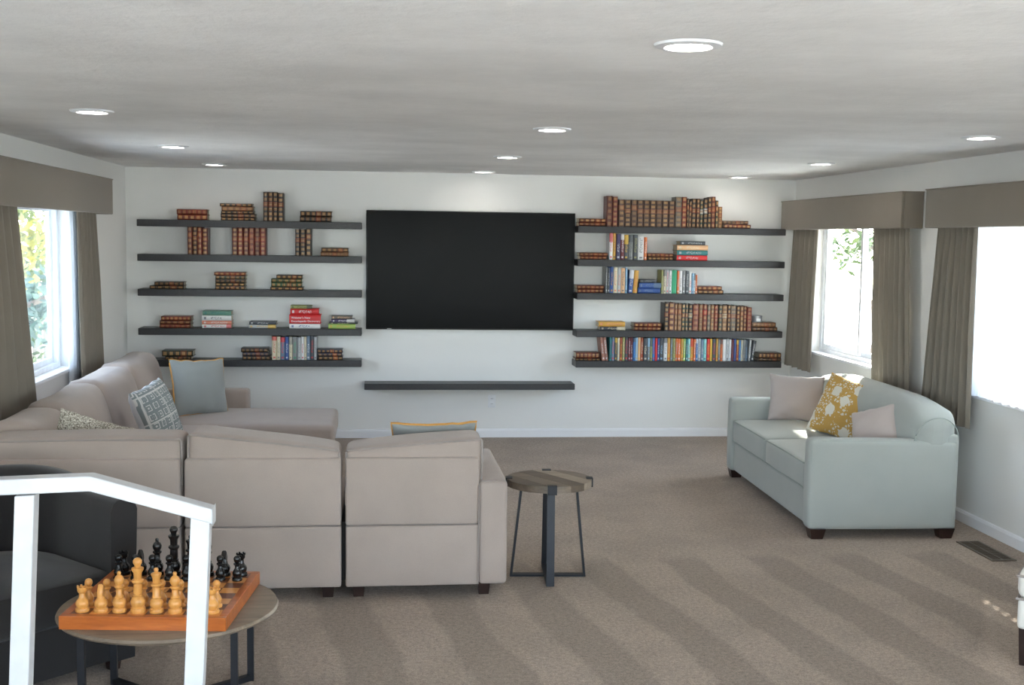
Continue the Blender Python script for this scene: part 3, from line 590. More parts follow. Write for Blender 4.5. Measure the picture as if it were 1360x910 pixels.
# ================================================================== throw pillows
def pillow(label, w, h, thick, mat, loc, rz, lean, spin=0.0, back=None, pipe=None, name='throw_pillow', seed=0, grp=None):
    """face in local XZ, front towards local -Y, lower edge at the origin; lean tips it back, spin turns it in its own plane"""
    o = thing(name, label, 'pillow', loc, 0, grp)
    o.matrix_world = Matrix.Translation(loc) @ Matrix.Rotation(rz, 4, 'Z') @ Matrix.Rotation(-lean, 4, 'X') @ Matrix.Translation((0, 0, h/2)) @ Matrix.Rotation(spin, 4, 'Y') @ Matrix.Translation((0, 0, -h/2))
    n = 22; rg = random.Random(seed)
    def P(u, v_, sg):
        ed = (1-u*u)*(1-v_*v_); x = w/2*u*(1-0.075*(1-v_*v_)); z = h/2*v_*(1-0.075*(1-u*u)); t_ = thick/2*max(0, ed)**0.42*(0.92+0.16*noise.noise(Vector((u*1.7+seed, v_*1.7, sg))))
        wr = 0.012*noise.noise(Vector((u*4+seed*3, v_*4, 1.0)))*(1-ed)
        return (x, -sg*t_+wr*0.6, z+h/2+wr)
    for nm, sg, mt in (('front_cover', 1, mat), ('back_cover', -1, back or mat)):
        vs = []; fs = []
        for j in range(n+1):
            for i in range(n+1):
                u = math.sin(PI/2*(2*i/n-1)); v_ = math.sin(PI/2*(2*j/n-1)); vs.append(P(u, v_, sg))
        for j in range(n):
            for i in range(n): a = j*(n+1)+i; fs.append((a, a+1, a+n+2, a+n+1))
        me = MB().add(vs, fs).mesh(nm, mt, True); link(nm, me, o)
    if pipe:
        pts = []
        for (u0, v0, u1, v1) in ((-1, -1, 1, -1), (1, -1, 1, 1), (1, 1, -1, 1), (-1, 1, -1, -1)):
            for i in range(14): k = i/14; pts.append(P(u0+(u1-u0)*k, v0+(v1-v0)*k, 1))
        MB().tube(pts, 0.007, 6, True).build('piping', pipe, o, True)
    return o
pillow('grey throw pillow with orange piping against the far sectional arm', 0.47, 0.44, 0.19, 'grey_pillow_fabric', (-1.345, -1.60, 0.452), math.radians(40), math.radians(14), math.radians(3), None, 'orange_piping', seed=1)
pillow('white and grey throw pillow with maze pattern on the sectional', 0.42, 0.42, 0.21, 'key_pattern', (-1.37, -3.0, 0.47), math.radians(72), math.radians(20), math.radians(-8), 'white_pillow_fabric', None, seed=2)
pillow('tweedy cream pillow peeking over the near left sectional back', 0.46, 0.44, 0.15, 'boucle', (-1.52, -4.33, 0.45), math.radians(180+8), math.radians(16), math.radians(-19), None, None, seed=3)
pillow('grey pillow with orange piping behind the rightmost sectional cushion', 0.46, 0.44, 0.14, 'grey_pillow_fabric', (0.30, -4.27, 0.455), math.radians(180), math.radians(27), math.radians(1), None, 'orange_piping', seed=4)
pillow('pale lilac grey pillow at the far end of the sofa', 0.42, 0.36, 0.15, 'lilac_pillow_fabric', (3.17, -2.16, 0.478), math.radians(-14), math.radians(16), math.radians(2), None, None, seed=5)
pillow('mustard yellow and cream floral pillow in the middle of the sofa', 0.43, 0.45, 0.16, 'floral_print', (3.215, -2.80, 0.462), math.radians(-57), math.radians(24), math.radians(10), None, None, seed=6)
pillow('blush pink pillow nearest the camera on the sofa', 0.36, 0.34, 0.21, 'blush_pillow_fabric', (3.20, -3.46, 0.455), math.radians(-58), math.radians(24), math.radians(-20), None, None, seed=7)

# ================================================================== side table
st_ = thing('side_table', 'small round side table with plank top and black metal legs', 'side table', (0.925, -4.51, 0), math.radians(-4)); R_ = 0.232
edges = [-R_, -0.135, -0.035, 0.06, 0.15, R_]; mats = ['plank_dark', 'plank_mid', 'plank_dark', 'plank_light', 'plank_mid']
ang = math.radians(35)
for k in range(5):
    a, b = edges[k]+0.0012, edges[k+1]-0.0012; N = 14; poly = []
    for i in range(N+1):
        x = a+(b-a)*i/N; poly.append((x, -math.sqrt(max(0, R_**2-x*x))))
    for i in range(N, -1, -1):
        x = a+(b-a)*i/N; poly.append((x, math.sqrt(max(0, R_**2-x*x))))
    poly = [p for i, p in enumerate(poly) if i == 0 or (Vector(p)-Vector(poly[i-1])).length > 1e-5]
    if (Vector(poly[0])-Vector(poly[-1])).length < 1e-5: poly.pop()
    poly = [(x*math.cos(ang)-y*math.sin(ang), x*math.sin(ang)+y*math.cos(ang)) for x, y in poly]
    MB().prism(poly, 0.508, 0.545).build('plank', mats[k], st_)
for k in range(4):
    a = PI/2*k; d = Vector((math.sin(a), -math.cos(a), 0)); tn = Vector((math.cos(a), math.sin(a), 0))
    mb = MB().bar(d*0.150+Vector((0, 0, 0.507)), d*0.202+Vector((0, 0, 0.0)), 0.042, 0.012, up=tuple(d)); mb.build('leg', 'black_metal', st_)
    br = MB().bar(d*0.12+Vector((0, 0, 0.504)), d*(R_+0.006)+Vector((0, 0, 0.504)), 0.05, 0.006).bar(d*(R_+0.003)+Vector((0, 0, 0.501)), d*(R_+0.003)+Vector((0, 0, 0.548)), 0.05, 0.006, up=tuple(d)).bar(d*(R_+0.006)+Vector((0, 0, 0.5475)), d*(R_-0.03)+Vector((0, 0, 0.5475)), 0.05, 0.004); br.build('bracket', 'black_metal', st_)
MB().box(-0.20, 0.20, -0.021, 0.021, 0.0, 0.012).build('cross_bar', 'black_metal', st_); MB().box(-0.021, 0.021, -0.20, 0.20, 0.0005, 0.0125).build('cross_bar', 'black_metal', st_)

# ================================================================== coffee table with chess set
CT = Vector((-0.80, -6.235, 0)); TZ = 0.42
ct = thing('coffee_table', 'round wooden coffee table with black square legs under the chess board', 'coffee table', CT)
MB().lathe([(0.0005, TZ-0.026), (0.393, TZ-0.026), (0.408, TZ-0.020), (0.413, TZ-0.012), (0.408, TZ-0.003), (0.398, TZ), (0.0005, TZ)], 64).build('tabletop', 'table_wood', ct, True)
for k, (x, y) in enumerate(((0.275, 0.29), (-0.275, 0.29), (-0.29, -0.17), (0.265, -0.17))):
    bx(x-0.013, x+0.013, y-0.013, y+0.013, 0.0, TZ-0.026).build('leg', 'black_metal', ct)
for a, b in (((0.275, 0.29), (-0.29, -0.17)), ((-0.275, 0.29), (0.265, -0.17))):
    MB().bar((a[0], a[1], 0.013), (b[0], b[1], 0.013), 0.026, 0.024).build('base_rail', 'black_metal', ct); MB().bar((a[0], a[1], TZ-0.039), (b[0], b[1], TZ-0.039), 0.026, 0.024).build('top_rail', 'black_metal', ct)
BRZ = math.radians(-6.0); BW = 0.60; BH = 0.050; SQ = 0.0675
bo = thing('chess_board', 'wooden chess board with orange brown frame on the round table', 'chess board', (CT.x-0.012, CT.y-0.005, TZ), BRZ); hb = BW/2; inn = SQ*4
for k, r in enumerate(((-hb, hb, -hb, -inn), (-hb, hb, inn, hb), (-hb, -inn, -inn, inn), (inn, hb, -inn, inn))): MB().box(*r, 0.0, BH).build('frame_rail', 'board_frame', bo, bevel=0.002)
bx(-inn, inn, -inn, inn, 0.002, BH-0.006).build('core', 'board_frame', bo)
sqm = [bx(-SQ/2+0.0004, SQ/2-0.0004, -SQ/2+0.0004, SQ/2-0.0004, BH-0.006, BH-0.0008).mesh('square', m) for m in ('square_dark', 'square_light')]
for i in range(8):
    for j in range(8): q = link('square', sqm[(i+j) % 2], bo); q.location = ((i-3.5)*SQ, (j-3.5)*SQ, 0)
def prof(kind):
    b = [(0.0255, 0), (0.0265, 0.006), (0.025, 0.014), (0.020, 0.018), (0.0235, 0.026), (0.025, 0.036), (0.022, 0.046), (0.016, 0.054), (0.018, 0.058), (0.014, 0.062)]
    if kind == 'pawn': return [(0.020, 0), (0.021, 0.006), (0.019, 0.012), (0.015, 0.016), (0.018, 0.026), (0.0185, 0.034), (0.0145, 0.044), (0.009, 0.054), (0.009, 0.064), (0.0145, 0.069), (0.0145, 0.073), (0.0085, 0.077), (0.0125, 0.083), (0.0145, 0.090), (0.0135, 0.098), (0.009, 0.104), (0.003, 0.107)]
    if kind == 'rook': return b[:8]+[(0.0125, 0.062), (0.0115, 0.078), (0.016, 0.084), (0.0175, 0.088), (0.0175, 0.104), (0.0135, 0.104), (0.0135, 0.096), (0.003, 0.096)]
    if kind == 'bishop': return b[:9]+[(0.012, 0.066), (0.0115, 0.088), (0.018, 0.096), (0.018, 0.100), (0.012, 0.104), (0.017, 0.114), (0.0185, 0.124), (0.015, 0.134), (0.008, 0.141), (0.006, 0.144), (0.008, 0.149), (0.006, 0.155), (0.002, 0.157)]
    if kind == 'queen': return b[:9]+[(0.0145, 0.066), (0.0135, 0.098), (0.020, 0.104), (0.020, 0.109), (0.013, 0.114), (0.014, 0.132), (0.020, 0.146), (0.019, 0.150), (0.010, 0.153), (0.006, 0.157), (0.009, 0.163), (0.007, 0.170), (0.002, 0.172)]
    if kind == 'king': return [(r*1.08, z*1.12) for r, z in b]+[(0.017, 0.076), (0.0155, 0.108), (0.022, 0.116), (0.022, 0.122), (0.0145, 0.128), (0.0155, 0.150), (0.0225, 0.162), (0.0225, 0.168), (0.011, 0.173), (0.012, 0.180), (0.0165, 0.188), (0.0165, 0.196), (0.011, 0.204), (0.003, 0.207)]
    if kind == 'knight': return b[:8]+[(0.014, 0.060), (0.013, 0.066), (0.003, 0.066)]
def piece_mesh(kind, mat):
    mb = MB().lathe([(r*0.98, z) for r, z in prof(kind)], 20)
    if kind == 'knight':
        poly = [(-0.013, 0.062), (0.015, 0.062), (0.016, 0.078), (0.013, 0.094), (0.006, 0.106), (0.002, 0.116), (-0.002, 0.107), (-0.012, 0.099), (-0.020, 0.090), (-0.019, 0.084), (-0.008, 0.085), (-0.012, 0.074)]
        for (w0, w1, sh) in ((-0.009, 0.009, 1.0),):
            n_ = len(poly); c0 = Vector((0, 0.088)); vs = []
            for yy, k in ((-0.010, 0.78), (-0.006, 1.0), (0.006, 1.0), (0.010, 0.78)): vs += [(yy, c0.x+(x-c0.x)*k, c0.y+(z-c0.y)*k) for x, z in poly]
            fs = [tuple(range(n_)), tuple(range(3*n_, 4*n_))[::-1]]
            for a in range(3): fs += [(a*n_+i, a*n_+(i+1) % n_, (a+1)*n_+(i+1) % n_, (a+1)*n_+i) for i in range(n_)]
            mb.add(vs, fs)
    if kind == 'rook':
        for i in range(6): a = 2*PI*i/6; mb.box(0.0155*math.cos(a)-0.003, 0.0155*math.cos(a)+0.003, 0.0155*math.sin(a)-0.003, 0.0155*math.sin(a)+0.003, 0.100, 0.110)
    kz = {'pawn': 0.95, 'rook': 0.86, 'knight': 0.88, 'bishop': 0.96, 'queen': 0.96, 'king': 0.97}[kind]; mb.v = [(x, y, z*kz) for x, y, z in mb.v]
    return mb.mesh('chess_'+kind, mat, True)
RANK = ['rook', 'knight', 'bishop', 'king', 'queen', 'bishop', 'knight', 'rook']
sidew = {0: 'leftmost', 1: 'second from left', 2: 'third from left', 3: 'fourth from left', 4: 'fifth from left', 5: 'third from right', 6: 'second from right', 7: 'rightmost'}
pm = {}
for col, mat, back, pawn, rot in (('pale wooden', 'piece_pale', 0, 1, PI), ('black', 'piece_black', 7, 6, 0)):
    for i in range(8):
        for kind, row in ((RANK[i], back), ('pawn', pawn)):
            if (kind, mat) not in pm: pm[(kind, mat)] = piece_mesh(kind, mat)
            o = link('chess_'+kind, pm[(kind, mat)]); lc = Matrix.Rotation(BRZ, 3, 'Z') @ Vector(((i-3.5)*SQ, (row-3.5)*SQ, 0)); o.location = Vector(bo.location)+lc+Vector((0, 0, BH-0.0006)); o.rotation_euler = (0, 0, BRZ+rot+(0.15*math.sin(i*3+row)))
            if kind in ('king', 'queen'): lab = f'{col} chess {kind}, '+('tallest of its colour' if kind == 'king' else 'second tallest of its colour')+', in the back row'
            elif kind == 'pawn': lab = f'{col} chess pawn, {sidew[i]} in its row of pawns'
            else: lab = f'{col} chess {kind}, on the {"left" if i < 4 else "right"} side of its king and queen'
            tag(o, lab, 'chess piece', col+' chess pieces')

# ================================================================== dark armchair
ac = thing('armchair', 'dark charcoal tub armchair behind the white handrail', 'armchair', (-1.57, -5.74, 0), math.radians(45))
def shell(th, h_arm, h_back, z0):
    vs = []; fs = []; N = 44; path = []
    for i in range(N+1):
        s_ = i/N
        if s_ < 0.22: k = s_/0.22; path.append((0.33+0.012*k, -0.39+0.42*k, 0))
        elif s_ > 0.78: k = (1-s_)/0.22; path.append((-0.33-0.012*k, -0.39+0.42*k, 0))
        else: a = PI*(s_-0.22)/0.56; path.append((0.342*math.cos(a), 0.03+0.33*math.sin(a)**0.9 if math.sin(a) > 0 else 0.03, 0))
    P_ = [Vector(p) for p in path]; sec_n = None
    for i, p in enumerate(P_):
        d = (P_[min(i+1, N)]-P_[max(i-1, 0)]).normalized(); nrm = Vector((d.y, -d.x, 0)); y01 = max(0, min(1, (p.y+0.20)/0.50)); h = h_arm+(h_back-h_arm)*(y01*y01*(3-2*y01)); fl = 0.03*y01
        sec_ = [(-th/2, z0), (-th/2, h-0.05), (-th/2+0.012, h-0.018), (-th/4, h-0.003), (0, h), (th/4, h-0.003), (th/2-0.012, h-0.018), (th/2, h-0.05), (th/2-0.02, z0)]
        sec_n = len(sec_)
        for (o_, z) in sec_: q = p+nrm*(o_+fl*(z/h)**2); vs.append((q.x, q.y, z))
    for i in range(N):
        for k in range(sec_n): fs.append((i*sec_n+k, i*sec_n+(k+1) % sec_n, (i+1)*sec_n+(k+1) % sec_n, (i+1)*sec_n+k))
    fs += [tuple(range(sec_n)), tuple(N*sec_n+k for k in range(sec_n))]
    return MB().add(vs, fs)
shell(0.125, 0.735, 0.80, 0.045).build('shell', 'charcoal_fabric', ac, True)
def seat_poly(r, fy):
    return [(r, fy), (r+0.004, 0.02)]+[(r*math.cos(PI*i/16), 0.03+0.26*math.sin(PI*i/16)) for i in range(1, 16)]+[(-r-0.004, 0.02), (-r, fy)]
MB().prism(seat_poly(0.275, -0.37), 0.05, 0.255).build('seat_base', 'charcoal_fabric', ac)
sp = seat_poly(0.273, -0.395); mb = MB(); lay = [(0.86, 0.258), (0.97, 0.270), (1.0, 0.30), (1.0, 0.395), (0.975, 0.425), (0.90, 0.442), (0.5, 0.456), (0.02, 0.460)]; n_ = len(sp); vs = []
for k, z in lay: vs += [(x*k, -0.02+(y+0.02)*k, z) for x, y in sp]
fs = [tuple(range(n_))[::-1], tuple((len(lay)-1)*n_+i for i in range(n_))]
for a in range(len(lay)-1): fs += [(a*n_+i, a*n_+(i+1) % n_, (a+1)*n_+(i+1) % n_, (a+1)*n_+i) for i in range(n_)]
mb.add(vs, fs).build('seat_cushion', 'charcoal_fabric', ac, True)
for x, y in ((0.30, -0.34), (-0.30, -0.34), (0.22, 0.25), (-0.22, 0.25)): leg_mesh(MB(), x, y, 0, 0.05, 0.025, 0.02).build('leg', 'dark_wood_leg', ac)

# ================================================================== white handrail on the step
ry = -7.7
hr = thing('handrail', 'white metal handrail with two posts in the foreground', 'handrail', (-0.9, ry, 0))
def rail_seg(mb, pts, w, h):
    vs = []; 
    for p in pts:
        for dy, dz in ((-w/2, -h/2), (w/2, -h/2), (w/2, h/2), (-w/2, h/2)): vs.append((p[0]+0.9, p[1]-ry+dy, p[2]+dz))
    fs = [(0, 1, 2, 3), tuple(4*(len(pts)-1)+k for k in (3, 2, 1, 0))]
    for i in range(len(pts)-1): fs += [(4*i+k, 4*i+(k+1) % 4, 4*i+4+(k+1) % 4, 4*i+4+k) for k in range(4)]
    return mb.add(vs, fs)
rail_seg(MB(), [(XL+0.001, ry-0.02, 1.155), (-0.735, ry, 1.206), (-0.427, ry, 1.116)], 0.055, 0.040).build('rail', 'white_metal', hr, bevel=0.004)
for xt, zt, xb in ((-0.896, 1.175, -0.955), (-0.459, 1.108, -0.512)):
    w = 0.0245; vs = [(xb+0.9-w, -w, 0.0), (xb+0.9+w, -w, 0.0), (xb+0.9+w, w, 0.0), (xb+0.9-w, w, 0.0), (xt+0.9-w, -w, zt), (xt+0.9+w, -w, zt+0.003), (xt+0.9+w, w, zt+0.003), (xt+0.9-w, w, zt)]
    if xt > -0.6: 
        for q in (4, 7): vs[q] = (vs[q][0], vs[q][1], zt+0.006)
        for q in (5, 6): vs[q] = (vs[q][0], vs[q][1], zt-0.006)
    p_ = MB().add(vs, [(0, 3, 2, 1), (4, 5, 6, 7), (0, 1, 5, 4), (1, 2, 6, 5), (2, 3, 7, 6), (3, 0, 4, 7)]).build('post', 'white_metal', hr, bevel=0.003)
    bx(xb+0.9-0.06, xb+0.9+0.06, -0.06, 0.06, 0.0, 0.008).build('base_plate', 'white_metal', p_)

# ================================================================== white upholstered ottoman at the right edge
ot = thing('ottoman', 'white upholstered seat with dark legs cut off by right edge', 'ottoman', (2.782+0.322*0.788+0.285*0.616, -6.02-0.322*0.616+0.285*0.788, 0), math.radians(-38))
MB().rbox(-0.318, 0.318, -0.28, 0.28, 0.165, 0.302, 0.02, 5).build('seat_base', 'cream_fabric', ot, True)
c_ = MB().rbox(-0.322, 0.322, -0.285, 0.285, 0.304, 0.425, 0.035, 6, (0.004, 0.004, 0.012)).build('seat_cushion', 'cream_fabric', ot, True)
for z in (0.303, 0.405): MB().tube([(-0.322, -0.284, z), (0.322, -0.284, z), (0.322, 0.284, z), (-0.322, 0.284, z)], 0.006, 6, True).build('piping', 'taupe_piping', c_, True)
for x in (-0.285, 0.285):
    for y in (-0.245, 0.245): leg_mesh(MB(), x, y, 0, 0.168, 0.024, 0.016).build('leg', 'dark_wood_leg', ot)

# ================================================================== books
def unit_cover():
    """unit book, thickness x in +-0.5, spine at y=-0.5, height z 0..1: two boards and a rounded spine"""
    mb = MB(); mb.box(-0.5, -0.42, -0.44, 0.5, 0, 1); mb.box(0.42, 0.5, -0.44, 0.5, 0, 1); n = 6; vs = []
    for z in (0, 1):
        for i in range(n+1): a = PI*i/n; vs.append((-0.5*math.cos(a), -0.44-0.06*math.sin(a), z))
        for i in range(n, -1, -1): a = PI*i/n; vs.append((-0.42*math.cos(a), -0.42-0.045*math.sin(a), z))
    m = 2*(n+1); fs = [(i, (i+1) % m, m+(i+1) % m, m+i) for i in range(m)]
    for o in (0, m): fs += [(o+i, o+i+1, o+m-2-i, o+m-1-i) for i in range(n)]
    return mb.add(vs, fs)
CV = {k: unit_cover().mesh('cover', k) for k in ('leather_cover', 'printed_cover')}
PG = bx(-0.42, 0.42, -0.415, 0.47, 0.025, 0.975).mesh('page_block', 'pages')
gb = MB()
for z in (0.035, 0.2, 0.4, 0.6, 0.8, 0.965):
    n = 6; vs = []
    for zz in (z-0.008, z+0.008):
        for i in range(n+1): a = PI*i/n; vs.append((-0.505*math.cos(a), -0.445-0.068*math.sin(a), zz))
        for i in range(n, -1, -1): a = PI*i/n; vs.append((-0.47*math.cos(a), -0.43-0.05*math.sin(a), zz))
    m = 2*(n+1); fs = [(i, (i+1) % m, m+(i+1) % m, m+i) for i in range(m)]
    for o in (0, m): fs += [(o+i, o+i+1, o+m-2-i, o+m-1-i) for i in range(n)]
    gb.add(vs, fs)
GB = gb.mesh('spine_bands', 'gilt')
NB = [0]
def book(label, grp, loc, dims, color, pr, leather, flat, tilt=0.0):
    """loc = base centre; dims = thickness, depth, height"""
    o = thing('book', label, 'book', loc, 0, grp); th, dp, ht = dims
    if flat: o.rotation_euler = (0, PI/2, 0); R0 = Matrix.Rotation(PI/2, 4, 'Y')
    elif tilt: o.rotation_euler = (0, tilt, 0)
    parts = [link('cover', CV['leather_cover' if leather else 'printed_cover'], o), link('page_block', PG, o)]
    if leather: parts.append(tag(link('spine_bands', GB, o), kind='stuff'))
    for p in parts: p.scale = (th, dp, ht); p.color = (*color, 1); p['print'] = [*pr, 1.0]
    if flat:
        for p in parts: p.location = (0, 0, -ht/2)      # lies on its side: spine along X, title reading left to right
    NB[0] += 1; return o
C_ = dict(oxblood=(88, 34, 26), red_leather=(112, 40, 30), brown=(66, 42, 32), dark=(38, 30, 28), black=(28, 26, 28), green=(46, 74, 50), darkgreen=(40, 52, 44), navy=(38, 42, 62), tan=(120, 84, 58), greyish=(96, 88, 80),
  white=(214, 214, 214), cream=(206, 196, 170), salmon=(206, 130, 108), seagreen=(92, 134, 118), red=(196, 34, 38), yellow=(214, 172, 60), ochre=(196, 148, 62), blue=(46, 78, 140), lightblue=(140, 178, 206), steel=(98, 118, 140), teal=(42, 112, 116), purple=(66, 56, 92), orange=(206, 108, 50), peach=(214, 170, 130), lime=(150, 176, 90), grey=(122, 124, 124), darkgrey=(66, 70, 76), silver=(176, 178, 180), olive=(150, 150, 92), emerald=(34, 146, 102), aqua=(140, 204, 200), brightblue=(44, 112, 178), pinkbrown=(156, 108, 92), maroon=(104, 36, 44), rust=(150, 70, 40))
NM = dict(oxblood='oxblood leather', red_leather='red leather', brown='brown leather', dark='dark brown leather', black='black leather', green='green leather', darkgreen='dark green leather', navy='navy leather', tan='tan leather', greyish='grey brown leather', seagreen='sea green', lightblue='light blue', steel='steel blue', lime='lime green', darkgrey='dark grey', silver='light grey', emerald='bright green', brightblue='bright blue', pinkbrown='pinkish brown')
LEA = {'oxblood', 'red_leather', 'brown', 'dark', 'black', 'green', 'darkgreen', 'navy', 'tan', 'greyish'}
YB_ = -0.198; PXM = None
def px_x(px, z): 
    d = at(px, 455, YB_); return d.x
def px_len(n, px): return (at(px+n/2, 400, YB_)-at(px-n/2, 400, YB_)).x
def px_h(n, px): return (at(px, 400, YB_)-at(px, 400+n, YB_)).z
XROLL = lambda py: (py-455)*0.0  # roll handled by at()
SHELF_PY = {'left': [292, 339, 387, 437, 479], 'right': [303, 347, 391, 440, 480]}
def col(c): return rgb(*C_[c])
def stack(side, k, x0, x1, items, name, lea=None, top=None):
    """items bottom to top: (height px, colour, [x0, x1], [print])"""
    z = SZ[k]+ST; py = SHELF_PY[side][k]; n = len(items); rg = random.Random(int(x0*7+k))
    pos = {1: ['only'], 2: ['lower', 'upper']}.get(n, ['bottom']+[ORD[i]+' from bottom' for i in range(1, n-1)]+['top'])
    out = []
    for i, it in enumerate(items):
        h, c = it[0], it[1]; a, b = (it[2] if len(it) > 2 and it[2] else (x0+rg.uniform(-0.8, 0.8), x1+rg.uniform(-0.8, 0.8))); pr = it[3] if len(it) > 3 else ('rust' if c in LEA and lea is None else 'cream')
        A, B = at(a, py, YB_).x, at(b, py, YB_).x; th = px_h(h, a); ln = B-A; le = c in LEA if lea is None else lea
        dp = min(0.17, ln*0.72) if ln < 0.26 else 0.18
        lab = f'{NM.get(c, c)} book, {pos[i]} of {name}, {SN[k]} {side} shelf'
        o = book(lab, 'books on the wall shelves', ((A+B)/2, YB_+dp/2+rg.uniform(-0.008, 0.01), z+th/2+0.0003), (th-0.0006, dp, ln), col(c), col(pr) if pr in C_ else pr, le, True)
        z += th; out.append(o)
    return out, z
def row(side, k, x0, x1, items, name):
    """items left to right: (width weight px, height px, colour, [tilt deg], [print])"""
    z = SZ[k]+ST; py = SHELF_PY[side][k]; tot = sum(i[0] for i in items); sc = (x1-x0)/tot; x = x0; n = len(items); rg = random.Random(int(x0*3+k))
    for i, it in enumerate(items):
        w, h, c = it[0]*sc, it[1], it[2]; tilt = math.radians(it[3]) if len(it) > 3 else 0.0; pr = it[4] if len(it) > 4 else ('rust' if c in LEA else ('white' if sum(C_[c]) < 380 else 'darkgrey'))
        A, B = at(x, py, YB_).x, at(x+w, py, YB_).x; th = B-A; ht = px_h(h, x); le = c in LEA; dp = 0.165 if le else rg.uniform(0.14, 0.175)
        p = 'leftmost' if i == 0 else ('rightmost' if i == n-1 else ORD[i]+' from left')
        lab = f'{NM.get(c, c)} book, {p} in {name}, {SN[k]} {side} shelf'
        zz = z+0.0003+abs(math.sin(tilt))*th/2
        book(lab, 'books on the wall shelves', ((A+B)/2, YB_+dp/2+rg.uniform(-0.004, 0.008), zz), (th*0.97, dp, ht), col(c), col(pr) if isinstance(pr, str) else pr, le, False, tilt)
        x += w
ob2 = [(5, 'oxblood'), (5, 'oxblood')]
# --- left of the television
stack('left', 0, 235, 275, [(7, 'red_leather'), (7, 'red_leather')], 'leftmost stack')
stack('left', 0, 293, 337, [(4, 'black', (293.5, 339)), (5, 'dark', (293, 339)), (3.5, 'black', (293.5, 337)), (6, 'tan', (294.5, 336)), (4, 'dark', (292, 335))], 'stack of five')
row('left', 0, 349.5, 376.5, [(6, 38, 'dark'), (6, 38, 'brown'), (6, 38, 'dark'), (7, 37, 'dark')], 'row of four')
stack('left', 0, 399, 440, [(7, 'black'), (7, 'dark')], 'rightmost stack')
row('left', 1, 249, 276, [(6, 37, 'oxblood'), (6, 37, 'brown'), (6, 37, 'rust', 0, 'ochre') if False else (6, 37, 'red_leather'), (7, 35, 'oxblood')], 'row of four')
row('left', 1, 308, 353, [(7, 36, 'oxblood'), (7, 36, 'red_leather'), (7, 36, 'oxblood'), (7, 36, 'red_leather'), (7, 36, 'oxblood'), (7.4, 36, 'red_leather')], 'row of six')
row('left', 1, 392, 413.5, [(6, 35, 'black'), (7, 35, 'dark'), (7, 36, 'black')], 'row of three')
stack('left', 1, 426, 463, [(5.5, 'tan'), (5.5, 'brown')], 'lone flat stack')
stack('left', 2, 198, 244, [(4.5, 'black', (198.5, 244)), (5, 'dark', (205, 244))], 'leftmost stack')
stack('left', 2, 286, 325, [(4.5, 'dark'), (4.5, 'darkgreen'), (4.5, 'black'), (5, 'darkgreen'), (4.5, 'red_leather', (284.5, 326))], 'stack of five')
stack('left', 2, 360, 402, [(4, 'black', (359, 403)), (6, 'green', (360, 401)), (5, 'green', (360, 401)), (5, 'dark', (367, 401.5))], 'green stack')
stack('left', 3, 212, 253, [(5, 'red_leather', (212, 253)), (5, 'oxblood', (212, 253)), (5.5, 'red_leather', (214, 254))], 'leftmost stack')
stack('left', 3, 268, 307, [(5, 'white', None, 'red'), (5, 'salmon', None, 'white'), (7, 'white', None, 'navy'), (6, 'seagreen', (269, 307), 'teal')], 'white and green stack')
stack('left', 3, 330, 367, [(5, 'silver', (330, 366), 'yellow'), (4, 'darkgrey', (331, 367), 'white')], 'low stack of two', False)
big, _ = stack('left', 3, 385, 426, [(6.5, 'white', (384.5, 425.5), 'blue'), (12, 'red', (384, 426), (0.5, 0.02, 0.02)), (8, 'red', (385.5, 423.5), 'white'), (4.5, 'olive', (386, 414.5), 'darkgrey')], 'tall red stack', False)
stack('left', 3, 436, 474, [(6.5, 'lime', (436, 472), 'ochre'), (2, 'darkgrey', (437, 475)), (4.5, 'purple', (440, 471), 'white'), (4.5, 'greyish', (440, 468), 'peach')], 'rightmost stack', False)
stack('left', 4, 215, 256, [(4, 'dark', (219, 254)), (8, 'darkgreen', (215, 256))], 'leftmost stack')
stack('left', 4, 321, 357, [(5, 'black', (322, 359)), (5, 'navy', (322, 357)), (5.5, 'black', (320, 355.5))], 'stack of three black volumes')
row('left', 4, 361, 420.5, [(6.5, 31, 'cream', 0, 'red'), (5, 31, 'cream', 0, 'grey'), (6, 30, 'steel', 0, 'red'), (5, 31, 'blue', 0, 'white'), (5, 31, 'cream', 0, 'grey'), (6.5, 31, 'grey', 0, 'emerald'), (5, 30, 'silver', 0, 'grey'), (4, 31, 'white', 0, 'red'), (3, 31, 'cream', 0, 'steel'), (5, 32, 'steel', 0, 'white'), (5, 32, 'darkgrey', 0, 'red'), (3.5, 31, 'silver')], 'row of twelve')
stack('left', 4, 422, 455, [(5, 'black', None, 'orange'), (4.5, 'navy', None, 'orange'), (4.5, 'navy', None, 'orange')], 'stack of three navy volumes')
# --- right of the television
stack('right', 0, 768.5, 804, ob2, 'leftmost stack')
row('right', 0, 805.5, 820, [(7.5, 40, 'oxblood', 0, 'oxblood'), (6.5, 39, 'red_leather', 0, 'oxblood')], 'pair of tall volumes')
row('right', 0, 821, 896, [(8.3, 35.5-0.1*i, 'brown', 0, (0.36, 0.12, 0.05)) for i in range(9)], 'matching row of nine')
row('right', 0, 896.5, 959, [(9, 40, 'greyish'), (7, 40, 'red_leather'), (3, 38, 'dark'), (4, 35, 'brown'), (6.5, 38, 'dark'), (5, 38, 'brown'), (5, 36, 'darkgreen', 0, 'white'), (6, 38, 'black', 0, 'white'), (5, 40, 'dark'), (6, 41, 'oxblood'), (4, 36, 'darkgreen'), (5.5, 28, 'tan')], 'mixed row of twelve')
stack('right', 0, 961, 996, [(5, 'oxblood', (961, 997)), (5, 'brown', (960, 993.5))], 'rightmost stack')
stack('right', 1, 770, 806, [(4.5, 'oxblood'), (4.5, 'oxblood')], 'leftmost stack')
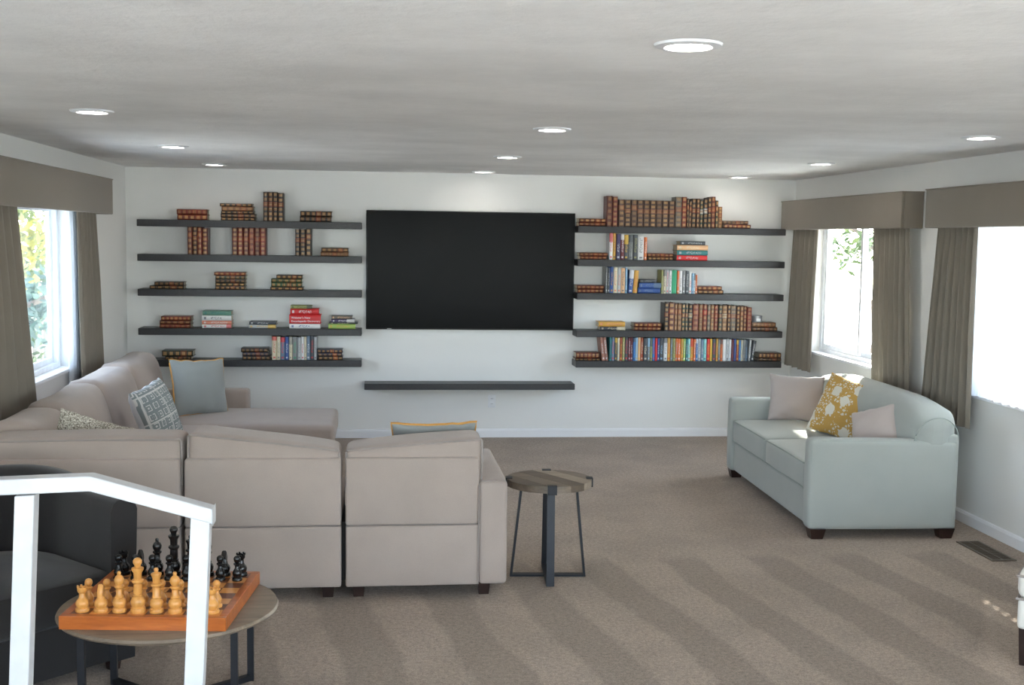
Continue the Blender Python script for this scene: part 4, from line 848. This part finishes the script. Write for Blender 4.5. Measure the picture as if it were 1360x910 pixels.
row('right', 1, 809, 859, [(5, 35, 'white', 0, 'red'), (4.5, 35.5, 'ochre', 0, 'darkgrey'), (6, 34, 'purple'), (5, 33.5, 'maroon', 0, 'white'), (6, 33, 'darkgrey', 0, 'yellow'), (6.5, 33, 'grey', 0, 'darkgrey'), (6.5, 33, 'darkgrey', 0, 'olive'), (8.5, 31, 'white', 0, 'darkgrey'), (4, 30, 'orange', 0, 'white')], 'row of nine')
stack('right', 1, 860, 894, [(4.5, 'brown'), (4.5, 'oxblood')], 'middle stack')
stack('right', 1, 898, 939, [(7, 'red', (898.5, 939), 'silver'), (6.5, 'teal', (899, 939.5), 'silver'), (7, 'peach', (899, 940), 'cream'), (5, 'darkgrey', (903, 936), 'silver')], 'colourful stack of four')
stack('right', 2, 766.5, 802, ob2, 'leftmost stack')
row('right', 2, 804, 833, [(3, 34, 'grey'), (3, 33, 'darkgrey'), (5, 34.5, 'blue', 0, 'ochre'), (5.5, 34, 'cream', 0, 'orange'), (5, 33.5, 'silver', 0, 'orange'), (6, 33, 'peach'), (3, 33.5, 'lightblue')], 'row of seven')
row('right', 2, 834, 846.5, [(6.5, 30.5, 'blue', 4, 'white'), (6.5, 30, 'ochre', 4, 'orange')], 'leaning pair')
stack('right', 2, 848, 877, [(7, 'blue', None, 'steel'), (7, 'blue', None, 'steel'), (4.5, 'darkgrey', (850, 871), 'grey')], 'blue stack')
row('right', 2, 878, 926, [(3, 31, 'olive'), (4, 31, 'cream'), (4, 31, 'silver', 0, 'red'), (4, 30.5, 'white'), (7.5, 31, 'emerald', 0, 'emerald'), (3, 30, 'orange'), (5, 30.5, 'white', 0, 'grey'), (4.5, 30, 'grey'), (5, 30, 'darkgrey', 0, 'silver'), (4, 29, 'white', 0, 'red'), (3, 27, 'lightblue'), (2.5, 27, 'white'), (2.5, 25, 'orange')], 'row with the bright green book')
stack('right', 2, 927, 960, [(5, 'brown', (927, 961)), (5, 'oxblood', (926.5, 959))], 'rightmost stack')
stack('right', 3, 796, 830, [(5, 'darkgrey', (797, 830.5), 'cream'), (6.5, 'ochre', (795, 830), 'salmon')], 'low printed stack')
stack('right', 3, 842.5, 878, ob2, 'brown stack of two')
row('right', 3, 882, 998, [(5.5, 37, 'dark'), (7.5, 37.5, 'oxblood'), (4, 36, 'tan'), (5.5, 36, 'tan'), (4.5, 35.5, 'darkgreen'), (4, 35.5, 'darkgreen'), (5.5, 35, 'black', 0, 'cream'), (8, 35, 'red_leather'), (5, 35, 'tan'), (5.5, 35, 'red_leather', 0, 'red'), (4.5, 34.5, 'greyish'), (5, 34.5, 'tan'), (5, 34, 'red_leather'), (5, 34.5, 'darkgreen'), (7, 34, 'tan', 0, 'cream'), (4, 34.5, 'brown'), (7.5, 34, 'greyish'), (4.5, 33, 'brown'), (4.5, 33, 'tan'), (4.5, 33, 'oxblood'), (6, 31.5, 'red_leather')], 'long leather row')
_, zc = stack('right', 3, 999, 1031, [(5.5, 'brown', (999, 1032)), (6, 'tan', (999, 1030))], 'stack under the tin')
cd = thing('candle_tin', 'small grey candle tin standing on two books, right shelf', 'candle', (at(1008.5, 425, YB_).x, YB_+0.07, zc+0.0005))
MB().lathe([(0.043, 0), (0.045, 0.004), (0.045, 0.046), (0.0435, 0.047), (0.0435, 0.004), (0.002, 0.004)], 28).build('tin', 'tin', cd, True); MB().lathe([(0.047, 0.047), (0.0475, 0.05), (0.0475, 0.060), (0.044, 0.063), (0.002, 0.063)], 28).build('lid', 'tin', cd, True)
bx(-0.02, 0.02, -0.0462, -0.044, 0.012, 0.036).build('label', 'plastic_white', cd)
stack('right', 4, 764.5, 796, [(3, 'dark', (764, 797)), (8, 'oxblood', (765, 796))], 'leftmost stack')
row('right', 4, 799.5, 808, [(4, 31, 'pinkbrown', -7), (4, 31.5, 'pinkbrown', -7)], 'leaning pair at left')
thin = 'darkgreen,steel,darkgrey,cream,rust,olive,darkgrey,maroon,maroon,brightblue,lightblue,peach,rust,darkgrey,grey,olive,brightblue,red,navy,darkgrey,white,ochre,grey,olive,orange,orange,ochre,lime,darkgreen,aqua,ochre,orange,brightblue,silver,steel,aqua,red,yellow,darkgrey,ochre,grey,orange,white,silver,white,maroon,navy,rust,brightblue,cream,brown,steel'.split(',')
rg_ = random.Random(3)
row('right', 4, 809, 993, [(rg_.uniform(2.9, 4.6)*(1.3 if thin[i] in ('white', 'darkgrey') else 1), 31.5-3.2*i/len(thin)+rg_.uniform(-0.7, 0.5), {'darkgreen': 'green', 'navy': 'blue', 'brown': 'darkgrey'}.get(thin[i], thin[i]) if False else ({'darkgreen': 'teal', 'navy': 'blue', 'brown': 'grey'}.get(thin[i], thin[i])), 0, rg_.choice(['white', 'cream', 'darkgrey', 'yellow', 'red', 'lightblue'])) for i in range(len(thin))], 'long colourful row')
row('right', 4, 994, 1001, [(3, 28, 'silver', 3), (4.5, 27, 'darkgrey', 8)], 'leaning pair at right')
stack('right', 4, 1006, 1036, [(4, 'dark', (1007, 1037.5)), (7, 'brown', (1007, 1037))], 'rightmost stack')
# lettering on the big red dictionary
def letters(txt, size, loc, parent, mat):
    cu = bpy.data.curves.new('lettering', 'FONT'); cu.body = txt; cu.size = size; cu.extrude = 0.0003; tmp = bpy.data.objects.new('tmp', cu); COL.objects.link(tmp)
    dg = bpy.context.evaluated_depsgraph_get(); me = bpy.data.meshes.new_from_object(tmp.evaluated_get(dg)); bpy.data.objects.remove(tmp)
    me.materials.clear(); me.materials.append(M[mat]); o = link('lettering', me, parent); return o
bk = big[1]; spine = [c for c in bk.children if c.name.startswith('cover')][0]; dpb = spine.scale[1]
for tx, dz in (("Webster's New", 0.006), ('Encyclopedic Dictionary', -0.026)):
    o = letters(tx, 0.026, None, spine, 'plastic_white')
    Mw = Matrix.Translation((bk.location.x-spine.scale[2]/2+0.018, bk.location.y-dpb/2-0.0008, bk.location.z+dz)) @ Matrix.Rotation(PI/2, 4, 'X')
    sm = Matrix.Translation(bk.location) @ Matrix.Rotation(PI/2, 4, 'Y') @ Matrix.Translation((0, 0, -spine.scale[2]/2)) @ Matrix.Diagonal((*spine.scale, 1))
    o.matrix_local = sm.inverted() @ Mw
